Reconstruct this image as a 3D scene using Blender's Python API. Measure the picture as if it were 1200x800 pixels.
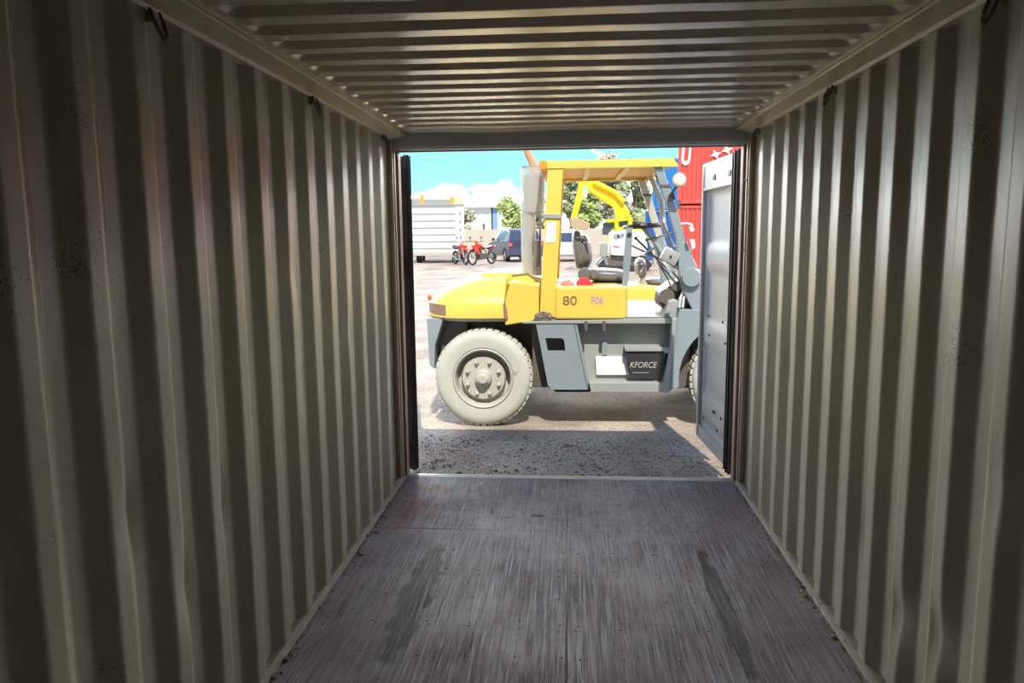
import bpy, bmesh, math, random
from mathutils import Vector, Matrix, noise
random.seed(7)
S = bpy.context.scene
COL = S.collection
PI = math.pi
for o in list(bpy.data.objects): bpy.data.objects.remove(o)

# ------------------------------------------------------------------ camera
FPX, YAW, PITCH, ROLL = 886.3, 0.0758, 0.13934, -0.0095
EYE = Vector((0.008, 0.0, 1.706))
_f = Vector((-math.sin(YAW)*math.cos(PITCH), math.cos(YAW)*math.cos(PITCH), -math.sin(PITCH)))
_r = Vector((math.cos(YAW), math.sin(YAW), 0)); _u = _r.cross(_f)
R_ = _r*math.cos(ROLL) + _u*math.sin(ROLL); U_ = -_r*math.sin(ROLL) + _u*math.cos(ROLL); F_ = _f
cd = bpy.data.cameras.new('camera'); cam = bpy.data.objects.new('camera', cd); COL.objects.link(cam)
cd.sensor_width = 36; cd.lens = FPX/1200*36; cd.clip_start = .05; cd.clip_end = 600
m = Matrix.Identity(4)
for i in range(3):
    m[i][0] = R_[i]; m[i][1] = U_[i]; m[i][2] = -F_[i]; m[i][3] = EYE[i]
cam.matrix_world = m
S.camera = cam

def P(px, py, Y):
    """world point at depth Y seen at a pixel of the 1200x800 photo"""
    d = R_*((px-600)/FPX) - U_*((py-400)/FPX) + F_
    return EYE + d*((Y-EYE.y)/d.y)
def gz(y):                      # the yard rises very gently away from the container
    return -.18 + min(1, max(0, y-10)/24)*.53
def GX(px, Y):                  # x on the ground at depth Y under a pixel column
    return P(px, 300, Y).x

# ------------------------------------------------------------------ light
S.view_settings.view_transform = 'Standard'; S.view_settings.look = 'None'
S.view_settings.gamma = 1; S.view_settings.use_curve_mapping = False
S.view_settings.exposure = 0.42
SUN_STRENGTH = 4.6
SKY = 1.3; CLOUD_FILL = 17.0
sd = bpy.data.lights.new('sun', 'SUN'); sd.energy = SUN_STRENGTH; sd.angle = .009; sd.color = (1, .93, .80)
so = bpy.data.objects.new('sun', sd); COL.objects.link(so)
so.rotation_euler = Vector((-.33, 1.94, -2.6)).to_track_quat('-Z', 'Y').to_euler(); so.location = (0, -20, 30)

W = bpy.data.worlds.new('sky'); S.world = W; W.use_nodes = True
nt = W.node_tree; nt.nodes.clear()
def N(nt, t, **k):
    n = nt.nodes.new(t)
    for a, v in k.items():
        if a in n.inputs: n.inputs[a].default_value = v
        else: setattr(n, a, v)
    return n
tc = N(nt, 'ShaderNodeTexCoord'); sp = N(nt, 'ShaderNodeSeparateXYZ'); nt.links.new(tc.outputs['Generated'], sp.inputs[0])
ramp = N(nt, 'ShaderNodeValToRGB'); nt.links.new(sp.outputs['Z'], ramp.inputs[0])
e = ramp.color_ramp.elements
e[0].position = 0.0; e[0].color = (.42, .64, .70, 1); e[1].position = .8; e[1].color = (.18, .32, .66, 1)
x = ramp.color_ramp.elements.new(.09); x.color = (.25, .64, .80, 1)
x = ramp.color_ramp.elements.new(.25); x.color = (.24, .45, .85, 1)
mp = N(nt, 'ShaderNodeMapping'); mp.inputs['Scale'].default_value = (1, 1, 2.6); nt.links.new(tc.outputs['Generated'], mp.inputs[0])
ns = N(nt, 'ShaderNodeTexNoise'); ns.inputs['Scale'].default_value = 9; ns.inputs['Detail'].default_value = 6; ns.inputs['Roughness'].default_value = .55
nt.links.new(mp.outputs[0], ns.inputs['Vector'])
# cloudiness by height: puffy clouds near the horizon; unseen bright bank above is added to light the interior
cr = N(nt, 'ShaderNodeValToRGB'); nt.links.new(sp.outputs['Z'], cr.inputs[0]); cr.color_ramp.interpolation = 'EASE'
e = cr.color_ramp.elements; e[0].position = 0; e[0].color = (.62,)*3+(1,); e[1].position = 1; e[1].color = (.3,)*3+(1,)
for p_, v in ((.045, .56), (.07, .36), (.125, .36), (.17, 1), (.36, 1), (.42, .4)):
    x = cr.color_ramp.elements.new(p_); x.color = (v,)*3+(1,)
ad = N(nt, 'ShaderNodeMath', operation='ADD'); nt.links.new(ns.outputs[0], ad.inputs[0]); nt.links.new(cr.outputs[0], ad.inputs[1])
mr = N(nt, 'ShaderNodeMapRange'); nt.links.new(ad.outputs[0], mr.inputs['Value'])
mr.inputs['From Min'].default_value = 1.0; mr.inputs['From Max'].default_value = 1.16
# added cloud brightness on the doorway side only, to light the container inside
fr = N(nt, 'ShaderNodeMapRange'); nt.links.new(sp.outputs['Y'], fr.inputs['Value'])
fr.inputs['From Min'].default_value = .45; fr.inputs['From Max'].default_value = .85; fr.inputs['To Min'].default_value = .9; fr.inputs['To Max'].default_value = CLOUD_FILL
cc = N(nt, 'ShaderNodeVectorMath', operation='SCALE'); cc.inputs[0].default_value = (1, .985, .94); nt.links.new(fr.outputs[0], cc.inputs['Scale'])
mx = N(nt, 'ShaderNodeMix', data_type='RGBA'); nt.links.new(mr.outputs[0], mx.inputs['Factor'])
sk = N(nt, 'ShaderNodeVectorMath', operation='SCALE'); nt.links.new(ramp.outputs[0], sk.inputs[0]); sk.inputs['Scale'].default_value = SKY
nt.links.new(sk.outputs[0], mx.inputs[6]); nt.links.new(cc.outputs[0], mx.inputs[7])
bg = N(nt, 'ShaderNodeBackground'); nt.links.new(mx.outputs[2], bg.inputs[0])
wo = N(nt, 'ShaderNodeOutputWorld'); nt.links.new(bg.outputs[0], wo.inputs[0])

# ------------------------------------------------------------------ materials
def mat(name, col, rough=.6, metal=0., var=.12, scale=6, bump=0., bscale=40, spec=None, col2=None, dirt=None, dscale=3, damt=.0, stretch=(1, 1, 1)):
    """painted / plain surface with noise variation; optional dirt patches and bump"""
    M = bpy.data.materials.new(name); M.use_nodes = True; t = M.node_tree; b = t.nodes['Principled BSDF']
    c = N(t, 'ShaderNodeTexCoord'); mp = N(t, 'ShaderNodeMapping'); mp.inputs['Scale'].default_value = stretch; t.links.new(c.outputs['Object'], mp.inputs[0])
    n = N(t, 'ShaderNodeTexNoise'); n.inputs['Scale'].default_value = scale; n.inputs['Detail'].default_value = 5; t.links.new(mp.outputs[0], n.inputs['Vector'])
    mx = N(t, 'ShaderNodeMix', data_type='RGBA'); t.links.new(n.outputs[0], mx.inputs['Factor'])
    c1 = [max(0, v*(1-var)) for v in col]; c2 = list(col2) if col2 else [min(1, v*(1+var)) for v in col]
    mx.inputs[6].default_value = (*c1, 1); mx.inputs[7].default_value = (*c2, 1); out = mx.outputs[2]
    if dirt:
        n2 = N(t, 'ShaderNodeTexNoise'); n2.inputs['Scale'].default_value = dscale; n2.inputs['Detail'].default_value = 8; n2.inputs['Roughness'].default_value = .7; t.links.new(mp.outputs[0], n2.inputs['Vector'])
        r = N(t, 'ShaderNodeMapRange'); r.inputs['From Min'].default_value = .62-damt; r.inputs['From Max'].default_value = .70-damt; t.links.new(n2.outputs[0], r.inputs['Value'])
        m2 = N(t, 'ShaderNodeMix', data_type='RGBA'); t.links.new(r.outputs[0], m2.inputs['Factor']); t.links.new(out, m2.inputs[6]); m2.inputs[7].default_value = (*dirt, 1); out = m2.outputs[2]
    t.links.new(out, b.inputs['Base Color'])
    b.inputs['Roughness'].default_value = rough; b.inputs['Metallic'].default_value = metal
    if spec is not None: b.inputs['Specular IOR Level'].default_value = spec
    if bump:
        n3 = N(t, 'ShaderNodeTexNoise'); n3.inputs['Scale'].default_value = bscale; n3.inputs['Detail'].default_value = 4; t.links.new(c.outputs['Object'], n3.inputs['Vector'])
        bp = N(t, 'ShaderNodeBump'); bp.inputs['Strength'].default_value = bump; bp.inputs['Distance'].default_value = .01; t.links.new(n3.outputs[0], bp.inputs['Height']); t.links.new(bp.outputs[0], b.inputs['Normal'])
    return M
PAINT = (.38, .355, .265)
def wall_mat(name, col, s):
    M = mat(name, col, rough=.36, var=.10, scale=3, bump=.12, bscale=25, spec=.8, dirt=(.33, .27, .20), dscale=9, damt=-.02, stretch=s)
    t = M.node_tree; b = t.nodes['Principled BSDF']
    b.inputs['Coat Weight'].default_value = .4; b.inputs['Coat Roughness'].default_value = .30
    src = b.inputs['Base Color'].links[0].from_socket      # rust pits: small dark specks of their own
    c = N(t, 'ShaderNodeTexCoord'); v = N(t, 'ShaderNodeTexNoise'); v.inputs['Scale'].default_value = 120; v.inputs['Detail'].default_value = 2; t.links.new(c.outputs['Object'], v.inputs['Vector'])
    v2 = N(t, 'ShaderNodeTexNoise'); v2.inputs['Scale'].default_value = 4; t.links.new(c.outputs['Object'], v2.inputs['Vector'])
    a = N(t, 'ShaderNodeMath', operation='MULTIPLY'); t.links.new(v.outputs[0], a.inputs[0]); t.links.new(v2.outputs[0], a.inputs[1])
    r = N(t, 'ShaderNodeMapRange'); r.inputs['From Min'].default_value = .43; r.inputs['From Max'].default_value = .46; t.links.new(a.outputs[0], r.inputs['Value'])
    m2 = N(t, 'ShaderNodeMix', data_type='RGBA'); t.links.new(r.outputs[0], m2.inputs['Factor']); t.links.new(src, m2.inputs[6]); m2.inputs[7].default_value = (.10, .07, .05, 1)
    t.links.new(m2.outputs[2], b.inputs['Base Color'])
    return M
M_wall = wall_mat('container_wall_paint', PAINT, (1, 1, .35))
M_roof = wall_mat('container_roof_paint', (.56, .46, .33), (.35, 1, 1))
_t = M_roof.node_tree
for _n in _t.nodes:
    if _n.type == 'MAP_RANGE' and abs(_n.inputs['From Min'].default_value-.64) < .001: _n.inputs['From Min'].default_value = .57; _n.inputs['From Max'].default_value = .62
M_roof.node_tree.nodes['Principled BSDF'].inputs['Coat Weight'].default_value = 1; M_roof.node_tree.nodes['Principled BSDF'].inputs['Coat Roughness'].default_value = .24; M_roof.node_tree.nodes['Principled BSDF'].inputs['Coat IOR'].default_value = 1.7
M_toprail = wall_mat('top_rail_paint', (.66, .57, .42), (1, .4, 1))
M_header = mat('header_paint', (.42, .44, .52), .5, scale=3)
M_post = mat('post_primer', (.34, .15, .11), .55, col2=(.45, .36, .30), scale=4, stretch=(1, 1, .4))
M_rubber = mat('gasket_rubber', (.035, .033, .034), .55)
M_black = mat('black_plastic', (.03, .03, .032), .45)
M_dark = mat('greasy_dark_steel', (.09, .075, .065), .5, col2=(.16, .13, .11), scale=18)
M_steel = mat('worn_steel', (.42, .40, .37), .38, metal=.6, scale=12)
M_sill = mat('sill_steel', (.50, .46, .42), .35, metal=.4, scale=14)
M_door = mat('door_inner_paint', (.62, .61, .58), .42, var=.08, scale=3, dirt=(.30, .27, .25), dscale=5, damt=-.03)
M_yellow = mat('yellow_paint', (.74, .53, .09), .38, var=.05, scale=5, dirt=(.60, .38, .08), dscale=4, damt=-.03)
M_orange = mat('orange_paint', (.75, .26, .03), .45, var=.08)
M_grey = mat('blue_grey_paint', (.23, .275, .29), .42, var=.07, scale=4, dirt=(.36, .38, .37), dscale=6, damt=.0)
M_greyd = mat('dusty_grey_paint', (.30, .31, .29), .5, var=.08, scale=6, dirt=(.22, .20, .18), dscale=8, damt=0)
M_tyre = mat('dusty_tyre', (.47, .455, .40), .85, var=.10, scale=7, dirt=(.30, .29, .27), dscale=5, damt=0, bump=.15, bscale=60)
M_rim = mat('dusty_rim', (.44, .42, .37), .6, var=.08, scale=9, dirt=(.28, .26, .24), dscale=9)
M_seat = mat('seat_vinyl', (.13, .128, .13), .38, var=.05)
M_white = mat('white_paint', (.78, .80, .80), .4, var=.03)
M_vmat = M_white
M_red = mat('red_cloth', (.70, .03, .06), .8)
M_redpaint = mat('red_container_paint', (.58, .075, .06), .5, var=.10, scale=2, dirt=(.62, .22, .17), dscale=2, damt=-.02)
M_bluepaint = mat('blue_container_paint', (.02, .19, .52), .5, var=.12, scale=2)
M_exyellow = mat('excavator_yellow', (.85, .62, .01), .4, var=.05)
M_glass = mat('dark_glass', (.04, .06, .09), .08, var=.05, spec=.8)
M_suv = mat('dark_blue_car_paint', (.03, .04, .10), .25, var=.05, spec=.8)
M_lens = mat('lamp_glass', (.80, .78, .55), .15, var=.04)
M_amber = mat('amber_lens', (.85, .35, .05), .2, var=.04)
M_redlens = mat('red_lens', (.62, .10, .06), .25, var=.05)
M_tailpocket = mat('rusty_lamp_pocket', (.36, .15, .06), .55, col2=(.22, .18, .17), scale=9)
M_wallc = mat('concrete_wall', (.50, .44, .36), .9, var=.08, scale=.6)
M_shed = mat('shed_cladding', (.72, .76, .78), .5, var=.03)
M_shedblue = mat('blue_cladding', (.16, .34, .58), .5, var=.05)
M_bark = mat('bark', (.20, .15, .10), .9, bump=.3)
def leafmat(n, c, c2):
    M = mat(n, c, .6, col2=c2, scale=1.3, var=.25); M.node_tree.nodes['Principled BSDF'].inputs['Transmission Weight'].default_value = 0
    return M
M_leaf1 = leafmat('leaf_green', (.30, .36, .18), (.52, .56, .32))
M_leaf2 = leafmat('leaf_pale', (.42, .43, .30), (.60, .60, .46))
M_leaf3 = leafmat('leaf_bright', (.34, .46, .14), (.58, .66, .28))
M_bike = mat('bike_red', (.70, .05, .03), .3)
M_perf = None
M_rail = mat('scuffed_bottom_rail', (.17, .16, .13), .6, col2=(.32, .29, .24), scale=14, dirt=(.06, .05, .045), dscale=12, damt=.02)
def perforated(name, col):
    M = mat(name, col, .45, metal=.3, var=.06); t = M.node_tree; b = t.nodes['Principled BSDF']
    c = N(t, 'ShaderNodeTexCoord'); v = N(t, 'ShaderNodeTexVoronoi'); v.voronoi_dimensions = '2D'; v.inputs['Scale'].default_value = 52; v.inputs['Randomness'].default_value = 0
    mp = N(t, 'ShaderNodeMapping'); mp.inputs['Rotation'].default_value = (0, 0, PI/4); t.links.new(c.outputs['UV'], mp.inputs[0]); t.links.new(mp.outputs[0], v.inputs['Vector'])
    r = N(t, 'ShaderNodeMath', operation='GREATER_THAN'); r.inputs[1].default_value = .31; t.links.new(v.outputs['Distance'], r.inputs[0])
    t.links.new(r.outputs[0], b.inputs['Alpha'])
    return M
M_perf = perforated('perforated_sheet', (.56, .55, .50))

def floor_material():
    M = bpy.data.materials.new('worn_plywood'); M.use_nodes = True; t = M.node_tree; b = t.nodes['Principled BSDF']; L = t.links.new
    c = N(t, 'ShaderNodeTexCoord'); O = c.outputs['Object']
    def noise_(scale, s, detail=6, rough=.6):
        mp = N(t, 'ShaderNodeMapping'); mp.inputs['Scale'].default_value = s; L(O, mp.inputs[0])
        n = N(t, 'ShaderNodeTexNoise'); n.inputs['Scale'].default_value = scale; n.inputs['Detail'].default_value = detail; n.inputs['Roughness'].default_value = rough; L(mp.outputs[0], n.inputs['Vector']); return n.outputs[0]
    def rng(v, a, b_, c_=0, d=1):
        r = N(t, 'ShaderNodeMapRange'); L(v, r.inputs['Value'])
        for k, x in zip(('From Min', 'From Max', 'To Min', 'To Max'), (a, b_, c_, d)): r.inputs[k].default_value = x
        return r.outputs[0]
    def mixc(f, a, col):
        m_ = N(t, 'ShaderNodeMix', data_type='RGBA'); L(f, m_.inputs['Factor'])
        if isinstance(a, tuple): m_.inputs[6].default_value = (*a, 1)
        else: L(a, m_.inputs[6])
        if isinstance(col, tuple): m_.inputs[7].default_value = (*col, 1)
        else: L(col, m_.inputs[7])
        return m_.outputs[2]
    big = noise_(1.6, (1, 1, 1)); grain = noise_(55, (1.6, .035, 1), 6, .75); fine = noise_(120, (1.6, .03, 1), 5, .8); patch = noise_(4, (1, .35, 1))
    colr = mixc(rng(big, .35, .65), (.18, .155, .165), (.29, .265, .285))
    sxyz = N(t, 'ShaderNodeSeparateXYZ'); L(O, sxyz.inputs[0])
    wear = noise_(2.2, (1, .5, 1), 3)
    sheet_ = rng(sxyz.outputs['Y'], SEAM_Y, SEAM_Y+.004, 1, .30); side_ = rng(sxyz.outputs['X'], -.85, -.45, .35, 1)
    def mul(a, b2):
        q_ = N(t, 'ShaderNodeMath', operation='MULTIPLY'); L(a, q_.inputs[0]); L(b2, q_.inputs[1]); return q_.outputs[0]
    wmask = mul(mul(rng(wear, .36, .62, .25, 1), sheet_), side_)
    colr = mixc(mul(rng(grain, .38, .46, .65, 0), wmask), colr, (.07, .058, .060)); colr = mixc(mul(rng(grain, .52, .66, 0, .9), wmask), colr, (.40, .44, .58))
    colr = mixc(mul(rng(noise_(20, (1, .7, 1), 9, .8), .53, .60, 0, .55), rng(sxyz.outputs['Y'], SEAM_Y, SEAM_Y+.004, .25, 1)), colr, (.09, .072, .072))                 # worn, pale fibres above, with the sky's blue reflection put into their colour
    dk = N(t, 'ShaderNodeMath', operation='MULTIPLY'); L(rng(fine, .53, .60), dk.inputs[0]); L(rng(patch, .42, .56), dk.inputs[1])
    colr = mixc(dk.outputs[0], colr, (.05, .042, .045))                        # cracks along the grain
    sc = noise_(14, (1, .5, 1), 8, .75)
    colr = mixc(rng(sc, .60, .68, 0, .6), colr, (.12, .095, .09))
    # two tyre-mark stains (worn into the ply where they lie)
    def stain(cx, cy, ang, hx, hy):
        mp = N(t, 'ShaderNodeMapping', vector_type='TEXTURE'); mp.inputs['Location'].default_value = (cx, cy, 0); mp.inputs['Rotation'].default_value = (0, 0, ang); mp.inputs['Scale'].default_value = (hx, hy, 1); L(O, mp.inputs[0])
        nn = N(t, 'ShaderNodeTexNoise'); nn.inputs['Scale'].default_value = 7; nn.inputs['Detail'].default_value = 5; L(O, nn.inputs['Vector'])
        ln = N(t, 'ShaderNodeVectorMath', operation='LENGTH'); L(mp.outputs[0], ln.inputs[0])
        a = N(t, 'ShaderNodeMath', operation='ADD'); L(ln.outputs['Value'], a.inputs[0]); L(nn.outputs[0], a.inputs[1])
        return rng(a.outputs[0], 1.28, 1.50, .88, 0)
    for s_ in STAINS: colr = mixc(stain(*s_), colr, (.05, .042, .044))
    # reddish primer rubbed near the left end of the doorway
    red = N(t, 'ShaderNodeMath', operation='MULTIPLY'); L(stain(-1.0, 4.75, 0, .22, .65), red.inputs[0]); L(rng(sc, .42, .58), red.inputs[1])
    colr = mixc(red.outputs[0], colr, (.30, .15, .12))
    L(colr, b.inputs['Base Color'])
    L(rng(big, .3, .7, .62, .48), b.inputs['Roughness']); L(rng(grain, .46, .62, .08, .50), b.inputs['Specular IOR Level'])
    bp = N(t, 'ShaderNodeBump'); bp.inputs['Strength'].default_value = .5; bp.inputs['Distance'].default_value = .004
    h = N(t, 'ShaderNodeMath', operation='SUBTRACT'); L(grain, h.inputs[0]); L(dk.outputs[0], h.inputs[1]); L(h.outputs[0], bp.inputs['Height']); L(bp.outputs[0], b.inputs['Normal'])
    return M
def fl(px, py):
    d = R_*((px-600)/FPX) - U_*((py-400)/FPX) + F_
    return EYE + d*(-EYE.z/d.z)
a_, b_ = fl(512, 645), fl(455, 770); mid = (a_+b_)/2; dv = b_-a_
STAINS = [(mid.x, mid.y, math.atan2(dv.x, -dv.y), .085, dv.length*.62)]
a_, b_ = fl(822, 650), fl(880, 790); mid = (a_+b_)/2; dv = b_-a_
STAINS.append((mid.x, mid.y, math.atan2(dv.x, -dv.y), .05, dv.length*.60))
a_ = fl(632, 604); STAINS.append((a_.x, a_.y, 0, .05, .03))
SEAM_Y = fl(600, 621).y
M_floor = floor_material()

def ground_material():
    M = bpy.data.materials.new('yard_gravel'); M.use_nodes = True; t = M.node_tree; b = t.nodes['Principled BSDF']; L = t.links.new
    c = N(t, 'ShaderNodeTexCoord'); O = c.outputs['Object']
    n = N(t, 'ShaderNodeTexNoise', Scale=1.1, Detail=6.); L(O, n.inputs['Vector'])
    r = N(t, 'ShaderNodeValToRGB'); L(n.outputs[0], r.inputs[0]); e = r.color_ramp.elements
    e[0].position = .38; e[0].color = (.26, .19, .13, 1); e[1].position = .62; e[1].color = (.43, .34, .24, 1)
    v = N(t, 'ShaderNodeTexVoronoi', Scale=55.); L(O, v.inputs['Vector'])
    m_ = N(t, 'ShaderNodeMix', data_type='RGBA', blend_type='OVERLAY'); m_.inputs['Factor'].default_value = .35; L(r.outputs[0], m_.inputs[6]); bw = N(t, 'ShaderNodeRGBToBW'); L(v.outputs['Color'], bw.inputs[0]); L(bw.outputs[0], m_.inputs[7])
    hs = N(t, 'ShaderNodeHueSaturation'); hs.inputs['Saturation'].default_value = .75; L(m_.outputs[2], hs.inputs['Color'])
    n2 = N(t, 'ShaderNodeTexNoise', Scale=9., Detail=8., Roughness=.8); L(O, n2.inputs['Vector'])
    m2 = N(t, 'ShaderNodeMix', data_type='RGBA'); mr = N(t, 'ShaderNodeMapRange'); mr.inputs['From Min'].default_value = .55; mr.inputs['From Max'].default_value = .7; mr.inputs['To Max'].default_value = .6; L(n2.outputs[0], mr.inputs['Value']); L(mr.outputs[0], m2.inputs['Factor']); L(hs.outputs[0], m2.inputs[6]); m2.inputs[7].default_value = (.17, .15, .14, 1)
    L(m2.outputs[2], b.inputs['Base Color']); b.inputs['Roughness'].default_value = .9
    bp = N(t, 'ShaderNodeBump', Strength=.7, Distance=.015); ad = N(t, 'ShaderNodeMath', operation='ADD'); L(v.outputs['Distance'], ad.inputs[0]); L(n2.outputs[0], ad.inputs[1]); L(ad.outputs[0], bp.inputs['Height']); L(bp.outputs[0], b.inputs['Normal'])
    return M
M_ground = ground_material()
M_stone = mat('gravel_stone', (.29, .225, .17), .9, var=.3, scale=30)

# ------------------------------------------------------------------ mesh builder
class MB:
    def __init__(s): s.b = bmesh.new()
    def faces(s, vs, fs):
        v = [s.b.verts.new(p) for p in vs]
        for f in fs:
            try: s.b.faces.new([v[i] for i in f])
            except ValueError: pass
        return v
    def box(s, lo, hi, M=None, bev=0):
        x0, y0, z0 = lo; x1, y1, z1 = hi
        vs = [Vector(p) for p in ((x0,y0,z0),(x1,y0,z0),(x1,y1,z0),(x0,y1,z0),(x0,y0,z1),(x1,y0,z1),(x1,y1,z1),(x0,y1,z1))]
        if M: vs = [M @ p for p in vs]
        t = bmesh.new(); v = [t.verts.new(p) for p in vs]
        for f in ((3,2,1,0),(4,5,6,7),(0,1,5,4),(1,2,6,5),(2,3,7,6),(3,0,4,7)): t.faces.new([v[i] for i in f])
        if bev: bmesh.ops.bevel(t, geom=t.edges[:], offset=bev, segments=2, profile=.6, affect='EDGES')
        s.merge(t); return s
    def merge(s, t):
        mp = {v: s.b.verts.new(v.co) for v in t.verts}
        for f in t.faces:
            try: s.b.faces.new([mp[v] for v in f.verts])
            except ValueError: pass
        t.free()
    def prism(s, pts, axis, a, b, bev=0):
        """outline pts = 2D (in the two other axes) extruded along axis from a to b"""
        def mk(p, w):
            return {'x': (w, p[0], p[1]), 'y': (p[0], w, p[1]), 'z': (p[0], p[1], w)}[axis]
        t = bmesh.new(); n = len(pts)
        A = [t.verts.new(mk(p, a)) for p in pts]; B = [t.verts.new(mk(p, b)) for p in pts]
        t.faces.new(A); t.faces.new(B[::-1])
        for i in range(n): t.faces.new([A[i], B[i], B[(i+1) % n], A[(i+1) % n]])
        bmesh.ops.recalc_face_normals(t, faces=t.faces[:])
        if bev: bmesh.ops.bevel(t, geom=[e_ for e_ in t.edges if e_.calc_face_angle(0) > .5], offset=bev, segments=2, profile=.6, affect='EDGES')
        s.merge(t); return s
    def pp(s, px, Y, T, bev=0, sh=0):
        """prism from pixel outline at depth Y, T thick away from the doorway"""
        return s.prism([(P(x_, y_, Y).x+sh, P(x_, y_, Y).z) for x_, y_ in px], 'y', Y, Y+T, bev)
    def tube(s, pts, r, n=8, caps=True, r2=None):
        pts = [Vector(p) for p in pts]; rings = []
        for i, p in enumerate(pts):
            d = (pts[min(i+1, len(pts)-1)]-pts[max(i-1, 0)]).normalized()
            up = Vector((0, 0, 1)) if abs(d.z) < .9 else Vector((0, 1, 0))
            a = d.cross(up).normalized(); b = d.cross(a)
            rr = r if r2 is None else r+(r2-r)*i/(len(pts)-1)
            rings.append([s.b.verts.new(p+(a*math.cos(2*PI*k/n)+b*math.sin(2*PI*k/n))*rr) for k in range(n)])
        for i in range(len(rings)-1):
            for k in range(n): s.b.faces.new([rings[i][k], rings[i][(k+1) % n], rings[i+1][(k+1) % n], rings[i+1][k]])
        if caps: s.b.faces.new(rings[0][::-1]); s.b.faces.new(rings[-1])
        return s
    def lathe(s, prof, c, axis, n=32, close=False):
        """prof = (radius, offset along axis)"""
        c = Vector(c); ax = {'x': Vector((1,0,0)), 'y': Vector((0,1,0)), 'z': Vector((0,0,1))}[axis] if isinstance(axis, str) else Vector(axis).normalized()
        up = Vector((0, 0, 1)) if abs(ax.z) < .9 else Vector((1, 0, 0)); a = ax.cross(up).normalized(); b = ax.cross(a)
        rings = []
        for r, h in prof:
            if r < 1e-5: rings.append([s.b.verts.new(c+ax*h)]); continue
            rings.append([s.b.verts.new(c+ax*h+(a*math.cos(2*PI*k/n)+b*math.sin(2*PI*k/n))*r) for k in range(n)])
        pairs = list(zip(rings, rings[1:]))
        if close: pairs.append((rings[-1], rings[0]))
        for A, B in pairs:
            for k in range(n):
                k2 = (k+1) % n
                if len(A) == 1 and len(B) == 1: continue
                if len(A) == 1: f = [A[0], B[k2], B[k]]
                elif len(B) == 1: f = [A[k], A[k2], B[0]]
                else: f = [A[k], A[k2], B[k2], B[k]]
                try: s.b.faces.new(f)
                except ValueError: pass
        return s
    def sphere(s, c, r, sub=2, sc=(1, 1, 1), jit=0, Rm=None):
        t = bmesh.new(); bmesh.ops.create_icosphere(t, subdivisions=sub, radius=1)
        for v in t.verts:
            q = Vector((v.co.x*sc[0], v.co.y*sc[1], v.co.z*sc[2]))*r
            if jit: q *= 1+jit*noise.noise(v.co*2.1+Vector(c)*3)
            if Rm: q = Rm @ q
            v.co = q+Vector(c)
        s.merge(t); return s
    def blob(s, c, r, ang=0, p=3.0):
        t = bmesh.new(); bmesh.ops.create_icosphere(t, subdivisions=4, radius=1)
        Rm = Matrix.Rotation(ang, 3, 'Y')
        for v in t.verts:
            d = v.co; k = (abs(d.x)**p+abs(d.y)**p+abs(d.z)**p)**(-1/p); v.co = Rm @ Vector((d.x*k*r[0], d.y*k*r[1], d.z*k*r[2]))+Vector(c)
        s.merge(t); return s
    def build(s, name, material, parent=None, smooth=False, label=None, kind=None, origin=None):
        bmesh.ops.recalc_face_normals(s.b, faces=s.b.faces[:])
        og = Vector(origin) if origin is not None else (Vector(parent['_o']) if parent is not None else Vector((0, 0, 0)))
        me = bpy.data.meshes.new(name)
        for v in s.b.verts: v.co -= og
        if smooth:
            for f in s.b.faces: f.smooth = True
            for e_ in s.b.edges:
                if e_.is_manifold and e_.calc_face_angle(0) > .6: e_.smooth = False
        s.b.to_mesh(me); s.b.free()
        me.materials.append(material)
        o = bpy.data.objects.new(name, me); COL.objects.link(o)
        o['_o'] = list(og)
        if parent is not None: o.parent = parent; o.location = og-Vector(parent['_o'])
        else: o.location = og
        if label: o['label'] = label
        if kind: o['kind'] = kind
        return o
def thing(name, label, cat, loc=(0, 0, 0), group=None):
    o = bpy.data.objects.new(name, None); COL.objects.link(o); o.location = loc; o.empty_display_size = .2
    o['label'] = label; o['category'] = cat; o['_o'] = list(loc)
    if group: o['group'] = group
    return o
def tag(o, label, cat, group=None, kind=None):
    o['label'] = label; o['category'] = cat
    if group: o['group'] = group
    if kind: o['kind'] = kind
    return o
def copy_tree(o, parent=None):
    c = o.copy(); COL.objects.link(c); c.parent = parent
    for ch in [k for k in o.children]: copy_tree(ch, c)
    return c
def text_part(name, body, size, M, parent, loc, sx=1., depth=.002, shear=0, bold=0., rot=(PI/2, 0, 0)):
    cu = bpy.data.curves.new('lettering_curve', 'FONT'); cu.body = body; cu.size = size; cu.extrude = depth; cu.shear = shear; cu.offset = bold
    o = bpy.data.objects.new('lettering_tmp', cu); COL.objects.link(o)
    dg = bpy.context.evaluated_depsgraph_get(); me = bpy.data.meshes.new_from_object(o.evaluated_get(dg))
    bpy.data.objects.remove(o)
    Rm = Matrix.Rotation(rot[2], 3, 'Z') @ Matrix.Rotation(rot[0], 3, 'X')
    base = Vector(loc)-Vector(parent['_o'])
    for v in me.vertices: v.co = Rm @ Vector((v.co.x*sx, v.co.y, v.co.z))+base
    me.materials.clear(); me.materials.append(M)
    q = bpy.data.objects.new(name, me); COL.objects.link(q); q.parent = parent; q['_o'] = parent['_o']
    return q

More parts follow.
